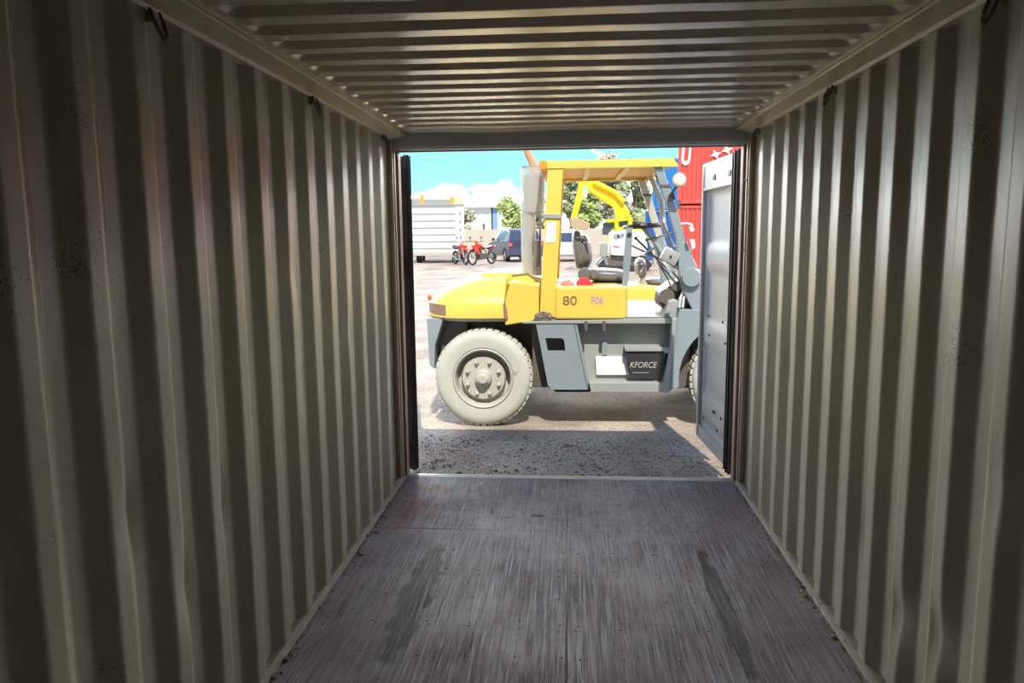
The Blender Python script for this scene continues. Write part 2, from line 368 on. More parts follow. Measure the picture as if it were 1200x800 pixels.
# ================================================================== the container (setting)
YB, YE = -6.7, 5.12           # closed end behind the viewer, end of the side panels
XW, DEP, PIT = 1.17, .036, .271
RIDGE = 4.84
def profile():
    """(y, depth) of the side corrugation"""
    pts = []; k = 0; y = RIDGE
    while y > YB+.2: y -= PIT; k += 1
    out = [(YB, 0)]
    f = .007
    while y < YE-.02:
        for yy, d in ((y-.070, 0), (y, 0), (y+.064, DEP), (y+.134, DEP)):
            out.append((yy, d))
        y += PIT
    out = [q for q in out if q[0] <= YE-.02]; out.append((YE, out[-1][1] if out[-1][1] == 0 else DEP))
    # fillet
    res = [out[0]]
    for a, b, c in zip(out, out[1:], out[2:]):
        A, B, C_ = Vector(a), Vector(b), Vector(c)
        if abs((B-A).normalized().dot((C_-B).normalized())) > .999: res.append(b); continue
        r1 = min(f, (B-A).length*.4); r2 = min(f, (C_-B).length*.4)
        p1 = B+(A-B).normalized()*r1; p2 = B+(C_-B).normalized()*r2
        q1 = B+(A-B).normalized()*min(r1*1.7, (B-A).length*.45); q2 = B+(C_-B).normalized()*min(r2*1.7, (C_-B).length*.45)
        res += [tuple(q1), tuple(p1), tuple((p1+p2+B*1.0)/3), tuple(p2), tuple(q2)]
    res.append(out[-1]); return res
prof = profile()
DENTS = [(-1, 1.9, .95, .018), (-1, 2.16, .62, .02), (-1, 2.45, .80, .016), (-1, 3.2, 1.55, .012), (1, 2.35, .42, .022), (1, 2.62, .35, .02), (1, 2.1, 1.0, .01), (1, 3.0, .5, .014), (-1, 4.0, 1.2, .01), (1, 4.1, 1.0, .01)]
def side_wall(name, sg):
    mb = MB(); b = mb.b; NZ = 44; grid = []
    for iz in range(NZ+1):
        z = .0+2.37*iz/NZ; row = []
        for y, d in prof:
            n_ = noise.noise(Vector((sg*3, y*3.1, z*1.3)))*.0028+noise.noise(Vector((sg*7, y*9, z*5)))*.0012
            for s_, dy, dz, am in DENTS:
                if s_ == sg: n_ += am*math.exp(-((y-dy)/.05)**2-((z-dz)/.09)**2)
            row.append(b.verts.new((sg*(XW+d+n_), y+n_*.6, z)))
        grid.append(row)
    for i in range(NZ):
        for j in range(len(prof)-1): b.faces.new([grid[i][j], grid[i][j+1], grid[i+1][j+1], grid[i+1][j]])
    o = mb.build(name, M_wall, kind='structure')
    for p in o.data.polygons: p.use_smooth = True
    return o
wl = side_wall('wall_left', -1); wr = side_wall('wall_right', 1)
# back wall behind the viewer, corrugated
mb = MB(); b = mb.b; cols = []
k = 0; x_ = -1.21
while x_ < 1.21:
    cols.append((x_, 0 if (k//2) % 2 else .045)); x_ += .07 if k % 2 else .068; k += 1
cols.append((1.21, 0))
lo = [b.verts.new((x_, YB-d, 0)) for x_, d in cols]; hi = [b.verts.new((x_, YB-d, 2.42)) for x_, d in cols]
for i in range(len(cols)-1): b.faces.new([lo[i], lo[i+1], hi[i+1], hi[i]])
mb.build('wall_back', M_wall, kind='structure')

# roof with pressed troughs that die out before the rails
mb = MB(); b = mb.b
ys = []; y0 = 2.48-.203*16
def prof_r():
    out = [(YB-.05, 0)]; y = y0
    while y < 5.0:
        for yy, h in ((y-.084, 0), (y-.078, 0), (y-.010, 0), (y-.005, 0), (y, .002), (y+.024, .024), (y+.030, .026), (y+.036, .026), (y+.078, .026), (y+.084, .026), (y+.089, .024), (y+.113, .002)):
            if yy > YB: out.append((yy, h))
        y += .203
    return sorted(out)+[(5.14, 0)]
pr = prof_r()
xs = [-1.15, -1.075, -1.055, -1.045, -1.03, -1.01, -.98, -.94]+[-.9+.1*i for i in range(19)]+[.94, .98, 1.01, 1.03, 1.045, 1.055, 1.075, 1.15]
def taper(x_):
    t = min(1, max(0, (1.05-abs(x_))/.05)); return t*t*(3-2*t)
g = []
for x_ in xs:
    row = []
    for y, h in pr:
        n_ = noise.noise(Vector((x_*1.5, y*2.2, 4)))*.004+noise.noise(Vector((x_*5, y*6, 9)))*.0015
        if y > 4.5: n_ -= .012*math.exp(-((x_+.45)/.25)**2)*(y-4.5)
        row.append(b.verts.new((x_, y, 2.382+h*taper(x_)+n_*taper(x_))))
    g.append(row)
for i in range(len(xs)-1):
    for j in range(len(pr)-1): b.faces.new([g[i][j], g[i][j+1], g[i+1][j+1], g[i+1][j]])
rf = mb.build('ceiling', M_roof, kind='structure')
for p in rf.data.polygons: p.use_smooth = True
MB().box((-1.21, YB-.05, 2.412), (1.21, 5.25, 2.422)).build('trim_1', M_roof, kind='structure')   # outer skin of the roof
for i, sg in enumerate((-1, 1)):
    mb = MB()      # top rail: flange under the roof edge and the upright web behind it
    mb.prism([(sg*1.082, 2.380), (sg*1.082, 2.368), (sg*1.160, 2.352), (sg*1.164, 2.338), (sg*1.170, 2.338), (sg*1.215, 2.338), (sg*1.215, 2.405), (sg*1.16, 2.405)], 'y', YB, 5.13)
    mb.build('trim_%d' % (2+i), M_toprail, kind='structure')
    mb = MB()      # bottom rail with folded lip
    mb.prism([(sg*1.150, .002), (sg*1.158, .018), (sg*1.172, .022), (sg*1.215, .022), (sg*1.215, -.15), (sg*1.150, -.15)], 'y', YB, 5.13)
    mb.build('baseboard_'+('left' if sg < 0 else 'right'), M_rail, kind='structure')
    # corner post: inner J-bar, and outer post
    mb = MB()
    mb.box((min(sg*1.168, sg*1.215), 5.10, -.16), (max(sg*1.168, sg*1.215), 5.27, 2.40), bev=.006)
    mb.box((min(sg*1.150, sg*1.17), 5.19, -.02), (max(sg*1.150, sg*1.17), 5.265, 2.30), bev=.004)
    po = mb.build('trim_%d' % (4+i), M_post, kind='structure')
    mb = MB()
    mb.box((min(sg*1.160, sg*1.176), 5.115, .01), (max(sg*1.160, sg*1.176), 5.14, 2.35), bev=.003)
    mb.box((min(sg*1.165, sg*1.178), 5.075, .01), (max(sg*1.165, sg*1.178), 5.085, 2.35))
    for zz in (.25, .6, 1.1, 1.6, 2.05): mb.lathe([(0, -.012), (.006, -.012), (.006, 0)], (sg*1.162, 5.128, zz), 'x', 8)
    mb.build('trim_%d' % (6+i), M_wall, kind='structure')
mb = MB()
mb.prism([(5.12, 2.405), (5.125, 2.30), (5.15, 2.283), (5.25, 2.283), (5.26, 2.42), (5.12, 2.42)], 'x', -1.168, 1.168)
mb.build('trim_8', M_header, kind='structure')
mb = MB(); mb.box((-1.16, 5.235, 2.276), (1.16, 5.262, 2.286)); mb.build('trim_9', M_post, kind='structure')     # red edge of the header

# floor: plywood sheets, each with its own tiny gap; nails set in rows
flo = bpy.data.objects.new('floor', None)
mb = MB()
SEAM = fl(600, 621).y
xs_ = [-1.165, 0.001, 1.165]
def sheet(x0, x1, y0, y1): mb.box((x0+.0015, y0+.0015, -.028), (x1-.0015, y1-.0015, 0.0), bev=.001)
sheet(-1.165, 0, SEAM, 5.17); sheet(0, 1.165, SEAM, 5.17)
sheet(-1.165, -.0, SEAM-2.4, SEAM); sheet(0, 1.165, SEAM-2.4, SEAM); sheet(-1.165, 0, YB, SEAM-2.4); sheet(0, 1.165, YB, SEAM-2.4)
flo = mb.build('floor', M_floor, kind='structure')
mb = MB()
y = SEAM-.02; row = 0
while y > .3:
    for x_ in (-1.08, -.86, -.62, -.44, -.20, -.03, .05, .24, .46, .60, .84, 1.08):
        jx = random.uniform(-.012, .012); jy = random.uniform(-.02, .02)
        mb.lathe([(0, .0012), (.0055, .0012), (.0065, .0002)], (x_+jx, y+jy, 0), 'z', 8)
    y -= .235 if row % 3 else .05; row += 1
for x_ in (-1.0, -.6, -.2, -.02, .04, .4, .75, 1.05):
    for y in (SEAM+.03, SEAM+.42, 5.12): mb.lathe([(0, .0012), (.0055, .0012), (.0065, .0002)], (x_, y, 0), 'z', 8)
mb.build('screw_heads', M_black, flo, kind='stuff')
mb = MB(); mb.prism([(5.172, -.001), (5.205, .004), (5.215, .004), (5.255, -.004), (5.26, -.16), (5.172, -.16)], 'x', -1.168, 1.168)
mb.build('trim_10', M_sill, kind='structure')
MB().box((-1.2, YB, -.15), (1.2, 5.2, -.035)).build('trim_11', M_dark, kind='structure')   # floor cross members closed underneath

for sg, side_ in ((-1, 'left'), (1, 'right')):
    mb = MB(); rs = random.Random(5+sg)
    for i in range(420):
        y_ = rs.uniform(.5, 5.1); r = rs.uniform(.002, .007) if rs.random() < .93 else rs.uniform(.008, .014)
        x_ = sg*(1.150-abs(rs.gauss(0, .018)))
        mb.sphere((x_, y_, r*.35), r, 1, (1, rs.uniform(.6, 1.6), .6), .5)
    tag(mb.build('floor_grit', M_stone), 'dry grit and wood chips gathered along the foot of the %s wall' % side_, 'debris', kind='stuff')
# lashing rings under the top rail
def ring(Y, sg, label):
    z = 2.335; x_ = sg*1.165
    t = thing('lashing_ring', label, 'lashing ring', (x_, Y, z-.02), 'lashing rings under the top rails')
    MB().box((x_-.012, Y-.022, z-.03), (x_+.012, Y+.022, z+.004), bev=.003).build('bracket', M_wall, t)
    mb = MB(); pts = []
    for i in range(15):
        a = PI*(-.15+1.3*i/14); pts.append((x_-sg*(.018+.03*math.sin(a)*.6), Y+.026*math.cos(a), z-.018-.055*math.sin(a)))
    mb.tube(pts, .0052, 8); mb.build('ring', M_dark, t, smooth=True)
def yrail(px, py, sg):
    d = R_*((px-600)/FPX) - U_*((py-400)/FPX) + F_
    return (EYE+d*((sg*1.165-EYE.x)/d.x)).y
ring(yrail(177, 12, -1), -1, 'steel lashing ring under the left top rail, nearest the viewer')
ring(yrail(366, 118, -1), -1, 'steel lashing ring halfway along the left top rail')
ring(yrail(449, 166, -1), -1, 'steel lashing ring under the left top rail beside the doorway')
ring(yrail(1171, 4, 1), 1, 'steel lashing ring under the right top rail, nearest the viewer')
ring(yrail(976, 108, 1), 1, 'steel lashing ring halfway along the right top rail')
ring(yrail(888, 160, 1), 1, 'steel lashing ring under the right top rail beside the doorway')

# ------------------------------------------------------------------ container doors (open)
def cont_door(name, hx, hy, fx, fy, sg, label):
    """door leaf from hinge (hx,hy) to free edge (fx,fy); inner face towards the opening; local u along leaf, v outwards from opening"""
    u = Vector((fx-hx, fy-hy, 0)); Wd = u.length; u.normalize(); v = Vector((u.y, -u.x, 0))*(1 if sg > 0 else -1)
    base = Vector((hx, hy, 0)); M4 = Matrix.Identity(4)
    for i in range(3): M4[i][0] = u[i]; M4[i][1] = v[i]; M4[i][2] = (0, 0, 1)[i]; M4[i][3] = base[i]
    t = bpy.data.objects.new(name, None); COL.objects.link(t); t.location = base; t['_o'] = list(base); t['kind'] = 'structure'; t['label'] = label
    z0, z1 = .0, 2.262
    mb = MB()    # frame
    mb.box((.02, 0, z0), (.10, .055, z1), M4, .004); mb.box((Wd-.07, 0, z0), (Wd, .055, z1), M4, .004)
    mb.box((.10, .0, z1-.20), (Wd-.07, .055, z1), M4, .004); mb.box((.10, 0, z0), (Wd-.07, .055, z0+.10), M4, .004)
    mb.build('door_frame', M_door, t)
    mb = MB(); bb = mb.b   # pressed panel with broad horizontal swages
    zs = []; 
    n = 60; rows = []
    for i in range(n+1):
        z = z0+.09+(z1-z0-.28)*i/n; ph = (z-.28)/.62; fr_ = ph-math.floor(ph)
        dd = .022+.028*min(1, max(0, min(fr_, 1-fr_)*9-.9)) if .1 < z < z1-.2 else .022
        rows.append([bb.verts.new(M4 @ Vector((uu, dd if .13 < uu < Wd-.1 else .022, z))) for uu in (.095, .125, .15, Wd*.5, Wd-.12, Wd-.095, Wd-.065)])
    for i in range(n):
        for j in range(6): bb.faces.new([rows[i][j], rows[i][j+1], rows[i+1][j+1], rows[i+1][j]])
    pn = mb.build('door_panel', M_door, t, smooth=True)
    mb = MB()
    for zc, us in ((.32, (.3, .5, .52)), (.9, (.25, .7)), (1.05, (.72, .33)), (2.2, (.3, .6, .34)), (.2, (.8, .4))):
        for uu in us: mb.lathe([(0, -.004), (.011, -.004), (.013, .002)], M4 @ Vector((uu*Wd, .010, zc)), -v, 8)
    mb.build('rivets', M_dark, t, kind='stuff')
    mb = MB()
    for uu in (.22, .62): mb.box((uu*Wd-.03, -.008, z1-.15), (uu*Wd+.03, .004, z1-.11), M4, .003)
    mb.build('seal_retainer', M_dark, t)
    mb = MB()
    mb.box((Wd-.085, -.010, z0+.02), (Wd-.06, .004, z1-.02), M4, .003); mb.box((.10, -.006, z1-.215), (Wd-.08, .004, z1-.195), M4, .002); mb.box((.10, -.006, z0+.095), (Wd-.08, .004, z0+.112), M4, .002)
    mb.build('stiffener', M_door, t)
    mb = MB()    # rubber seal with lips
    for k in range(4): mb.box((-.008+k*.024, -.020-(.012 if k % 2 else 0), z0-.012+k*.006), (.008+k*.024, .02, z1+.01-k*.006), M4, .003)
    mb.box((-.012, -.004, z0-.0), (.085, .05, z1), M4, .003)
    mb.build('door_seal', M_rubber, t)
    mb = MB()
    for zc in (.14, .72, 1.5, 2.1): mb.box((-.045, .052, zc-.05), (.05, .07, zc+.05), M4, .004); mb.tube([M4 @ Vector((-.045, .060, zc-.07)), M4 @ Vector((-.045, .060, zc+.07))], .013, 8)
    mb.build('hinge', M_post, t)
    mb = MB()
    for uu in (.35, .8): mb.tube([M4 @ Vector((uu, .085, -.02)), M4 @ Vector((uu, .085, 2.28))], .017, 8)
    for uu in (.35, .8):
        for zc in (.1, .8, 1.5, 2.15): mb.box((uu-.04, .055, zc-.03), (uu+.04, .10, zc+.03), M4)
    mb.build('lock_rod', M_steel, t)
    return t
cont_door('door_1', -1.135, 5.37, -1.365, 6.46, -1, 'left container door swung open, seen edge-on as a black rubber seal')
cont_door('door_2', 1.165, 5.36, 1.095, 6.42, 1, 'right container door swung open with grey inner panel')

# ------------------------------------------------------------------ yard
mb = MB(); b = mb.b
YS = [-14, -6, 0, 4, 5, 6, 7, 8, 10, 14, 20, 28, 34, 45, 60, 90, 160, 400]; XS = [-220, -80, -40, -20, -10, -4, -2, 0, 2, 4, 10, 20, 40, 80, 220]
g = [[b.verts.new((x_, y_, gz(y_))) for x_ in XS] for y_ in YS]
for i in range(len(YS)-1):
    for j in range(len(XS)-1): b.faces.new([g[i][j], g[i][j+1], g[i+1][j+1], g[i+1][j]])
mb.build('ground', M_ground, kind='structure')
mb = MB()
for i in range(2600):
    x_ = random.uniform(-1.9, 2.2); y_ = 5.35+1.6*random.random()**1.05; r = random.uniform(.003, .011) if random.random() < .95 else random.uniform(.012, .022)
    mb.sphere((x_, y_, -.178+r*.2), r, 1, (1, random.uniform(.7, 1.1), random.uniform(.45, .7)), .5)
tag(mb.build('gravel_stones', M_stone), 'loose grey gravel strewn over the shaded ground at the doorway', 'gravel', kind='stuff')
MB().box((-90, 52, gz(52)-.3), (90, 52.25, 2.12)).build('wall_1', M_wallc, kind='structure')


# ================================================================== the forklift in front of the doorway
FY = 7.30          # plane of its near side
FZ = -.18
fk = thing('forklift', 'large yellow forklift with grey lower body parked across the doorway, marked 80 and F06', 'forklift', (.3, 8.3, FZ))
# wheels
def wheel(C, R, w, dirn, parent, name='wheel', dual=False, seg=48):
    """C = centre of outer face, dirn = -1 outer face towards the viewer"""
    ax = Vector((0, dirn, 0)); C = Vector(C)
    mb = MB()
    mb.lathe([(R*.60, -.012), (R*.63, .004), (R*.80, .014), (R*.90, .006), (R*.95, -.016), (R*.975, -.055), (R*.975, -w+.05), (R*.95, -w+.01), (R*.8, -w), (R*.60, -w+.02)], C, ax, seg, close=True)
    ty = mb.build('tyre', M_tyre, parent, smooth=True)
    mb = MB()      # tread blocks round the shoulder
    n = 44
    for k in range(n):
        a = 2*PI*k/n; ca, sa = math.cos(a), math.sin(a)
        Mx = Matrix(((ca, 0, -sa, C.x), (0, 1, 0, C.y), (sa, 0, ca, C.z), (0, 0, 0, 1)))
        y0_, y1_ = sorted((-dirn*.034, -dirn*w*.45))
        mb.box((R*.95, y0_, -R*.052), (R*1.0, y1_, R*.052), Mx, .004)
        y0_, y1_ = sorted((-dirn*w*.55, -dirn*(w-.02)))
        mb.box((R*.95, y0_, -R*.052), (R*1.0, y1_, R*.052), Mx, .004)
    mb.build('tread', M_tyre, ty)
    mb = MB()
    mb.lathe([(R*.615, .004), (R*.595, .014), (R*.57, .006), (R*.555, -.03), (R*.535, -.12), (R*.455, -.12), (R*.45, -.060), (R*.43, -.045), (R*.20, -.04), (0, -.04)], C, ax, seg)
    mb.lathe([(R*.605, -.03), (R*.605, -w+.02), (R*.3, -w+.05), (0, -w+.05)], C, ax, seg)
    rm = mb.build('rim', M_rim, parent, smooth=True)
    mb = MB(); mb.lathe([(R*.175, -.042), (R*.165, .0), (R*.15, .012), (R*.12, .014), (R*.115, .035), (R*.08, .048), (0, .05)], C, ax, 24)
    mb.build('hub', M_rim, rm, smooth=True)
    for k in range(8):
        a = PI/8+k*PI/4; mb = MB(); p = C+Vector((math.cos(a)*R*.345, 0, math.sin(a)*R*.345))
        mb.lathe([(.020, -.042), (.020, -.020), (.012, -.018), (.011, -.004), (0, -.003)], p, ax, 6)
        mb.build('lug_nut', M_rim, rm)
WC = P(566, 443.5, FY)
for yy, dr in ((FY, -1), (9.28, 1)):
    w = bpy.data.objects.new('wheel', None); COL.objects.link(w); w.parent = fk; w['_o'] = [WC.x, yy, WC.z]; w.location = Vector(w['_o'])-Vector(fk['_o'])
    wheel((WC.x, yy, WC.z), .487, .27, dr, w)
for yy, dr in ((FY+.02, -1), (9.26, 1)):
    w = bpy.data.objects.new('wheel', None); COL.objects.link(w); w.parent = fk; w['_o'] = [1.67, yy, .307]; w.location = Vector(w['_o'])-Vector(fk['_o'])
    wheel((1.67, yy, .307), .487, .30, dr, w)
MB().tube([(WC.x, 7.55, WC.z), (WC.x, 9.05, WC.z)], .075, 12).box((WC.x-.12, 7.62, .22), (WC.x+.12, 8.96, .42), bev=.02).build('steer_axle', M_dark, fk)
MB().tube([(1.67, 7.6, .307), (1.67, 9.0, .307)], .12, 14).build('drive_axle', M_dark, fk)
# chassis behind the wheel
mb = MB(); mb.box((-1.25, 7.72, .30), (1.75, 8.88, .88), bev=.02); mb.box((-.36, 7.50, .18), (1.2, 7.74, .86), bev=.02)
mb.box((-1.34, 7.62, .40), (-1.02, 8.98, .86), bev=.02)
mb.build('chassis', M_dark, fk)
# counterweight: stacked outlines rounded in plan
def stacked(x0, x1, y0, y1, rl, rr, levels, n=10):
    mb = MB(); b = mb.b; rings = []
    for z, ins, xl in levels:
        a0, a1, c0, c1 = x0+ins+xl, x1, y0+ins, y1-ins; pts = []
        for cx, cy, r, s0 in ((a0, c0, rl, PI), (a1, c0, rr, 1.5*PI), (a1, c1, rr, 0), (a0, c1, rl, .5*PI)):
            r = max(.01, r-ins*.4)
            ox = cx+r if cx == a0 else cx-r; oy = cy+r if cy == c0 else cy-r
            for i in range(n+1):
                a = s0+.5*PI*i/n; pts.append((ox+r*math.cos(a), oy+r*math.sin(a)))
        rings.append([b.verts.new((p[0], p[1], z)) for p in pts])
    for A, B in zip(rings, rings[1:]):
        for k in range(len(A)): b.faces.new([A[k], A[(k+1) % len(A)], B[(k+1) % len(A)], B[k]])
    b.faces.new(rings[0][::-1]); b.faces.new(rings[-1])
    return mb
xs_cw = P(591, 365, FY).x
mb = stacked(-1.43, xs_cw, 7.32, 9.28, .42, .02, [(.895, .03, 0), (.905, .0, 0), (1.04, .0, .0), (1.085, .022, .01), (1.13, .06, .02), (1.19, .14, .03), (1.25, .25, .05), (1.285, .36, .06), (1.30, .46, .10)])
cw = mb.build('counterweight', M_yellow, fk, smooth=True)
# lower skirt of the counterweight (grey)
mb = MB(); b = mb.b
mb.prism([(-1.42, .90), (-1.405, .46), (-1.37, .40), (-1.30, .44), (-1.26, .62), (-1.16, .90)], 'y', 7.70, 8.90, .01)
mb.prism([(-1.41, .895), (-1.39, .42), (-1.34, .38), (-1.33, .62), (-1.235, .895)], 'y', 7.42, 7.74, .01)
mb.build('counterweight_skirt', M_grey, fk)
mb = stacked(-1.40, xs_cw+.005, 7.345, 9.255, .42, .02, [(.868, .02, 0), (.897, .0, 0)])
mb.build('counterweight_lip', M_greyd, fk, smooth=True)
# tail lamp pocket on the rounded corner, follows the corner
def corner(u, z, off):     # u along the outline starting at the rear centre of the near side
    r = .42; cx, cy = -1.43+r, 7.32+r; a = 1.5*PI-u/r if u > 0 else 1.5*PI
    return (cx+(r+off)*math.cos(a)+(0 if u > 0 else -u), cy+(r+off)*math.sin(a), z)
mb = MB(); b = mb.b
us = [.20+.34*i/12 for i in range(13)]; lo = []; hi = []
for u in us:
    f = (u-.20)/.34; lo.append(b.verts.new(corner(u, .928+.02*f, .004))); hi.append(b.verts.new(corner(u, 1.030+.015*f, .004)))
for i in range(12): b.faces.new([lo[i], lo[i+1], hi[i+1], hi[i]])
mb.build('tail_lamp_pocket', M_tailpocket, cw)
mb = MB(); mb.sphere(corner(.60, 1.085, -.005), .035, 2, (.6, 1, 1)); mb.build('tail_lamp', M_redlens, cw, smooth=True)
mb = MB(); q = P(592, 368, FY); mb.prism([(q.x-.012, .90), (q.x-.022, 1.04), (q.x-.008, 1.07), (q.x+.012, 1.0), (q.x+.024, .90)], 'y', 7.312, 7.40, .004)
mb.build('lifting_slot', M_tailpocket, cw)
# hood side / hood
mb = MB(); mb.pp([(592, 381), (592, 352), (598, 330), (631.5, 334), (631.5, 375), (612, 378)], 7.335, 1.92, .012)
mb.build('hood', M_yellow, fk)
mb = MB(); mb.prism([(-.95, 1.285), (-.85, 1.325), (-.50, 1.33), (-.24, 1.26), (-.24, 1.20), (-.95, 1.20)], 'y', 7.78, 8.85, .015); mb.build('engine_cover', M_yellow, fk)
mb = MB(); mb.tube([P(600, 323, 7.6), P(618, 321, 7.6), P(632, 330, 7.6)], .012, 8); mb.build('hood_latch_plate', M_dark, fk)
# rear post (near and far), roof guard
def post(Y, T, M_):
    mb = MB(); mb.pp([(642, 196), (660, 196), (654, 300), (651, 374), (632, 374), (636, 300)], 7.36, T, .008)
    o = mb.build('rear_post', M_, fk)
    if Y != 7.36: o.location.y += Y-7.36
    return o
rp = post(7.36, .11, M_yellow); post(9.10, .11, M_yellow)
mb = MB(); mb.pp([(641.5, 260), (652, 260), (650.5, 284), (638.5, 284)], 7.356, .004); mb.build('blank_sticker', M_white, rp)
mb = MB(); mb.pp([(634, 250.5), (657.5, 251), (657.5, 256), (634, 255.5)], 7.345, .14, .004); mb.tube([P(635.5, 252.5, 7.34), P(635.5, 252.5, 7.33)], .012, 8); mb.build('clamp_band', M_greyd, rp)
zt, zb = P(640, 188.5, 7.35).z, P(640, 197.5, 7.35).z
xl, xr = P(637, 190, 7.35).x, P(795, 190, 7.35).x
for Yb in (7.35, 9.11):
    mb = MB(); mb.prism([(xl, zb), (xl, zt-.01), (xl+.03, zt), (xr-.05, zt+.008), (xr-.005, zt-.05), (xr, zb)], 'y', Yb, Yb+.10, .003)
    mb.build('guard_side_beam', M_yellow, fk)
mb = MB(); mb.tube([(xl-.005, 7.33, (zt+zb)/2), (xl-.005, 9.23, (zt+zb)/2)], .042, 12); mb.build('guard_rear_rail', M_orange, fk, smooth=True)
mb = MB(); mb.tube([(xr-.09, 7.40, zb+.035), (xr-.09, 9.16, zb+.035)], .03, 12); mb.build('guard_front_rail', M_yellow, fk, smooth=True)
MB().box((xl+.03, 7.44, zb+.032), (xr-.04, 9.12, zb+.042)).build('guard_roof_plate', mat('orange_yellow_paint', (.78, .42, .10), .5, dirt=(.45, .25, .12), dscale=3, damt=-.02), fk)
for xx in (690, 737):
    X = P(xx, 195, 7.35).x; MB().box((X-.03, 7.44, zb+.005), (X+.03, 9.12, zb+.03), bev=.004).build('guard_slat', M_yellow, fk)
# front posts
for Yp, dx in ((7.38, 0), (9.06, 0)):
    mb = MB(); mb.pp([(766.5, 196), (776.5, 196), (790, 235), (804.5, 283), (794.5, 283), (781, 238)], 7.38, .09, .006)
    o = mb.build('front_post', M_grey if Yp < 8 else M_rim, fk); o.location.y += Yp-7.38
    mb = MB(); mb.pp([(794.5, 282), (804.5, 282), (821, 322), (822, 364), (812, 364), (799, 338), (795, 312)], 7.38, .16, .012)
    o = mb.build('post_foot', M_grey, fk); o.location.y += Yp-7.38
    mb = MB(); mb.pp([(773, 216), (786, 216), (787, 219), (774, 219)], 7.372, .105, .002); o = mb.build('post_joint', M_dark, fk); o.location.y += Yp-7.38
mb = MB(); q = P(810, 325, 7.36); mb.lathe([(0, -.03), (.085, -.03), (.098, 0), (.098, .2), (0, .2)], (q.x, 7.36, q.z), 'y', 20); mb.build('tilt_cylinder_cover', M_grey, fk, smooth=True)
# slim cream tube running down behind the near front post
mb = MB(); mb.tube([P(762, 206, 7.75), P(775, 236, 7.75), P(777, 262, 7.7), P(789, 290, 7.6)], .028, 10); mb.build('wiring_tube', M_rim, fk, smooth=True)
mb = MB(); mb.tube([P(768, 205, 7.45), P(785, 246, 7.45), P(800, 292, 7.45), P(806, 330, 7.45)], .007, 6); mb.build('cable', M_black, fk, smooth=True)
# work lamp on its bracket, dark mirror
q = P(796, 210.5, 7.22)
mb = MB(); mb.lathe([(0, .075), (.035, .07), (.06, .03), (.066, 0), (.066, -.01), (.056, -.012)], q, (0.1, 1, .0), 24)
wlmp = mb.build('work_lamp', M_steel, fk, smooth=True)
mb = MB(); mb.lathe([(.057, -.008), (.04, -.018), (0, -.022)], q, (0.1, 1, .0), 24); mb.build('lamp_glass', M_lens, wlmp, smooth=True)
mb = MB(); mb.tube([q+Vector((0, .07, 0)), q+Vector((-.01, .10, -.06)), P(787, 226, 7.36), P(783, 232, 7.4)], .011, 8)
mb.build('lamp_bracket', M_dark, fk, smooth=True)
mb = MB(); mb.pp([(783, 229), (790, 225), (792, 233), (786, 236), (782.5, 235)], 7.30, .03, .006); mb.build('side_mirror', M_black, fk)
# yellow side box "80 F06"
bx0, bx1 = P(651, 350, 7.33).x, P(736.5, 350, 7.33).x; bz0, bz1 = P(690, 373.5, 7.33).z, P(690, 336, 7.33).z
mb = MB(); pts = [(bx0, 7.33), (bx1-.10, 7.33)]
for i in range(1, 8):
    a = -PI/2+PI/2*i/7; pts.append((bx1-.10+.10*math.cos(a), 7.43+.10*math.sin(a)))
pts += [(bx1, 8.0), (bx0, 8.0)]
mb.prism(pts, 'z', bz0, bz1, .02)
sb = mb.build('side_box', M_yellow, fk)
M_num = mat('brown_lettering', (.20, .13, .08), .6); M_pur = mat('purple_lettering', (.42, .28, .55), .6)
q = P(659, 357, 7.33); text_part('number_80', '80', .125, M_num, sb, (q.x, 7.327, q.z), sx=1.15, bold=.0)
q = P(692.5, 355.5, 7.33); text_part('number_F06', 'F06', .098, M_pur, sb, (q.x, 7.327, q.z), sx=.82)
# far side box and the deck between
mb = MB(); mb.box((bx0, 8.62, bz0), (bx1+.05, 9.26, bz1-.03), bev=.03); mb.build('side_box', M_yellow, fk)
mb = MB(); mb.prism([(bx0-.2, .88), (bx0-.2, .915), (P(788, 380, 7.4).x, .915), (P(788, 380, 7.4).x, .88)], 'y', 7.36, 9.22, .004); mb.build('floor_plate', mat('deck_plate', (.19, .18, .165), .55, scale=8), fk)
mb = MB(); mb.pp([(720, 371.5), (728, 371.5), (727, 372.6), (719, 372.6)], 7.7, .01); mb.build('floor_handle', M_black, fk)
# engine hood under the seat
mb = MB(); mb.prism([(-.20, .93), (-.20, 1.22), (.58, 1.20), (.62, .93)], 'y', 7.98, 8.64, .03); mb.build('seat_deck', M_dark, fk)
# grey lower side: rail, tank panel, step well
rail = MB(); rail.pp([(612, 379), (612, 376.5), (786, 373.5), (787, 379)], 7.30, .30, .004); rail.build('side_rail', M_greyd, fk)
def holed(outer, hole, Y, T):
    t = MB(); b = t.b; n = len(outer)
    for k, (yy) in enumerate((Y, Y+T)):
        O_ = [b.verts.new((P(a, c, Y).x, yy, P(a, c, Y).z)) for a, c in outer]; H = [b.verts.new((P(a, c, Y).x, yy, P(a, c, Y).z)) for a, c in hole]
        if k == 0: A = (O_, H)
        else: B = (O_, H)
        es = [b.edges.new((L_[i], L_[(i+1) % len(L_)])) for L_ in (O_, H) for i in range(len(L_))]
        bmesh.ops.triangle_fill(b, use_beauty=True, edges=es)
    for i_ in (0, 1):
        for i in range(len(A[i_])):
            j = (i+1) % len(A[i_]); b.faces.new([A[i_][i], A[i_][j], B[i_][j], B[i_][i]])
    return t
holed([(628, 379.5), (673, 379), (681, 418), (689.5, 459), (652, 459), (646, 456.5), (642, 451), (635, 414)], [(639, 396), (658, 396), (661, 398), (662.5, 411), (642, 411)], 7.31, .03).build('tank_panel', M_grey, fk)
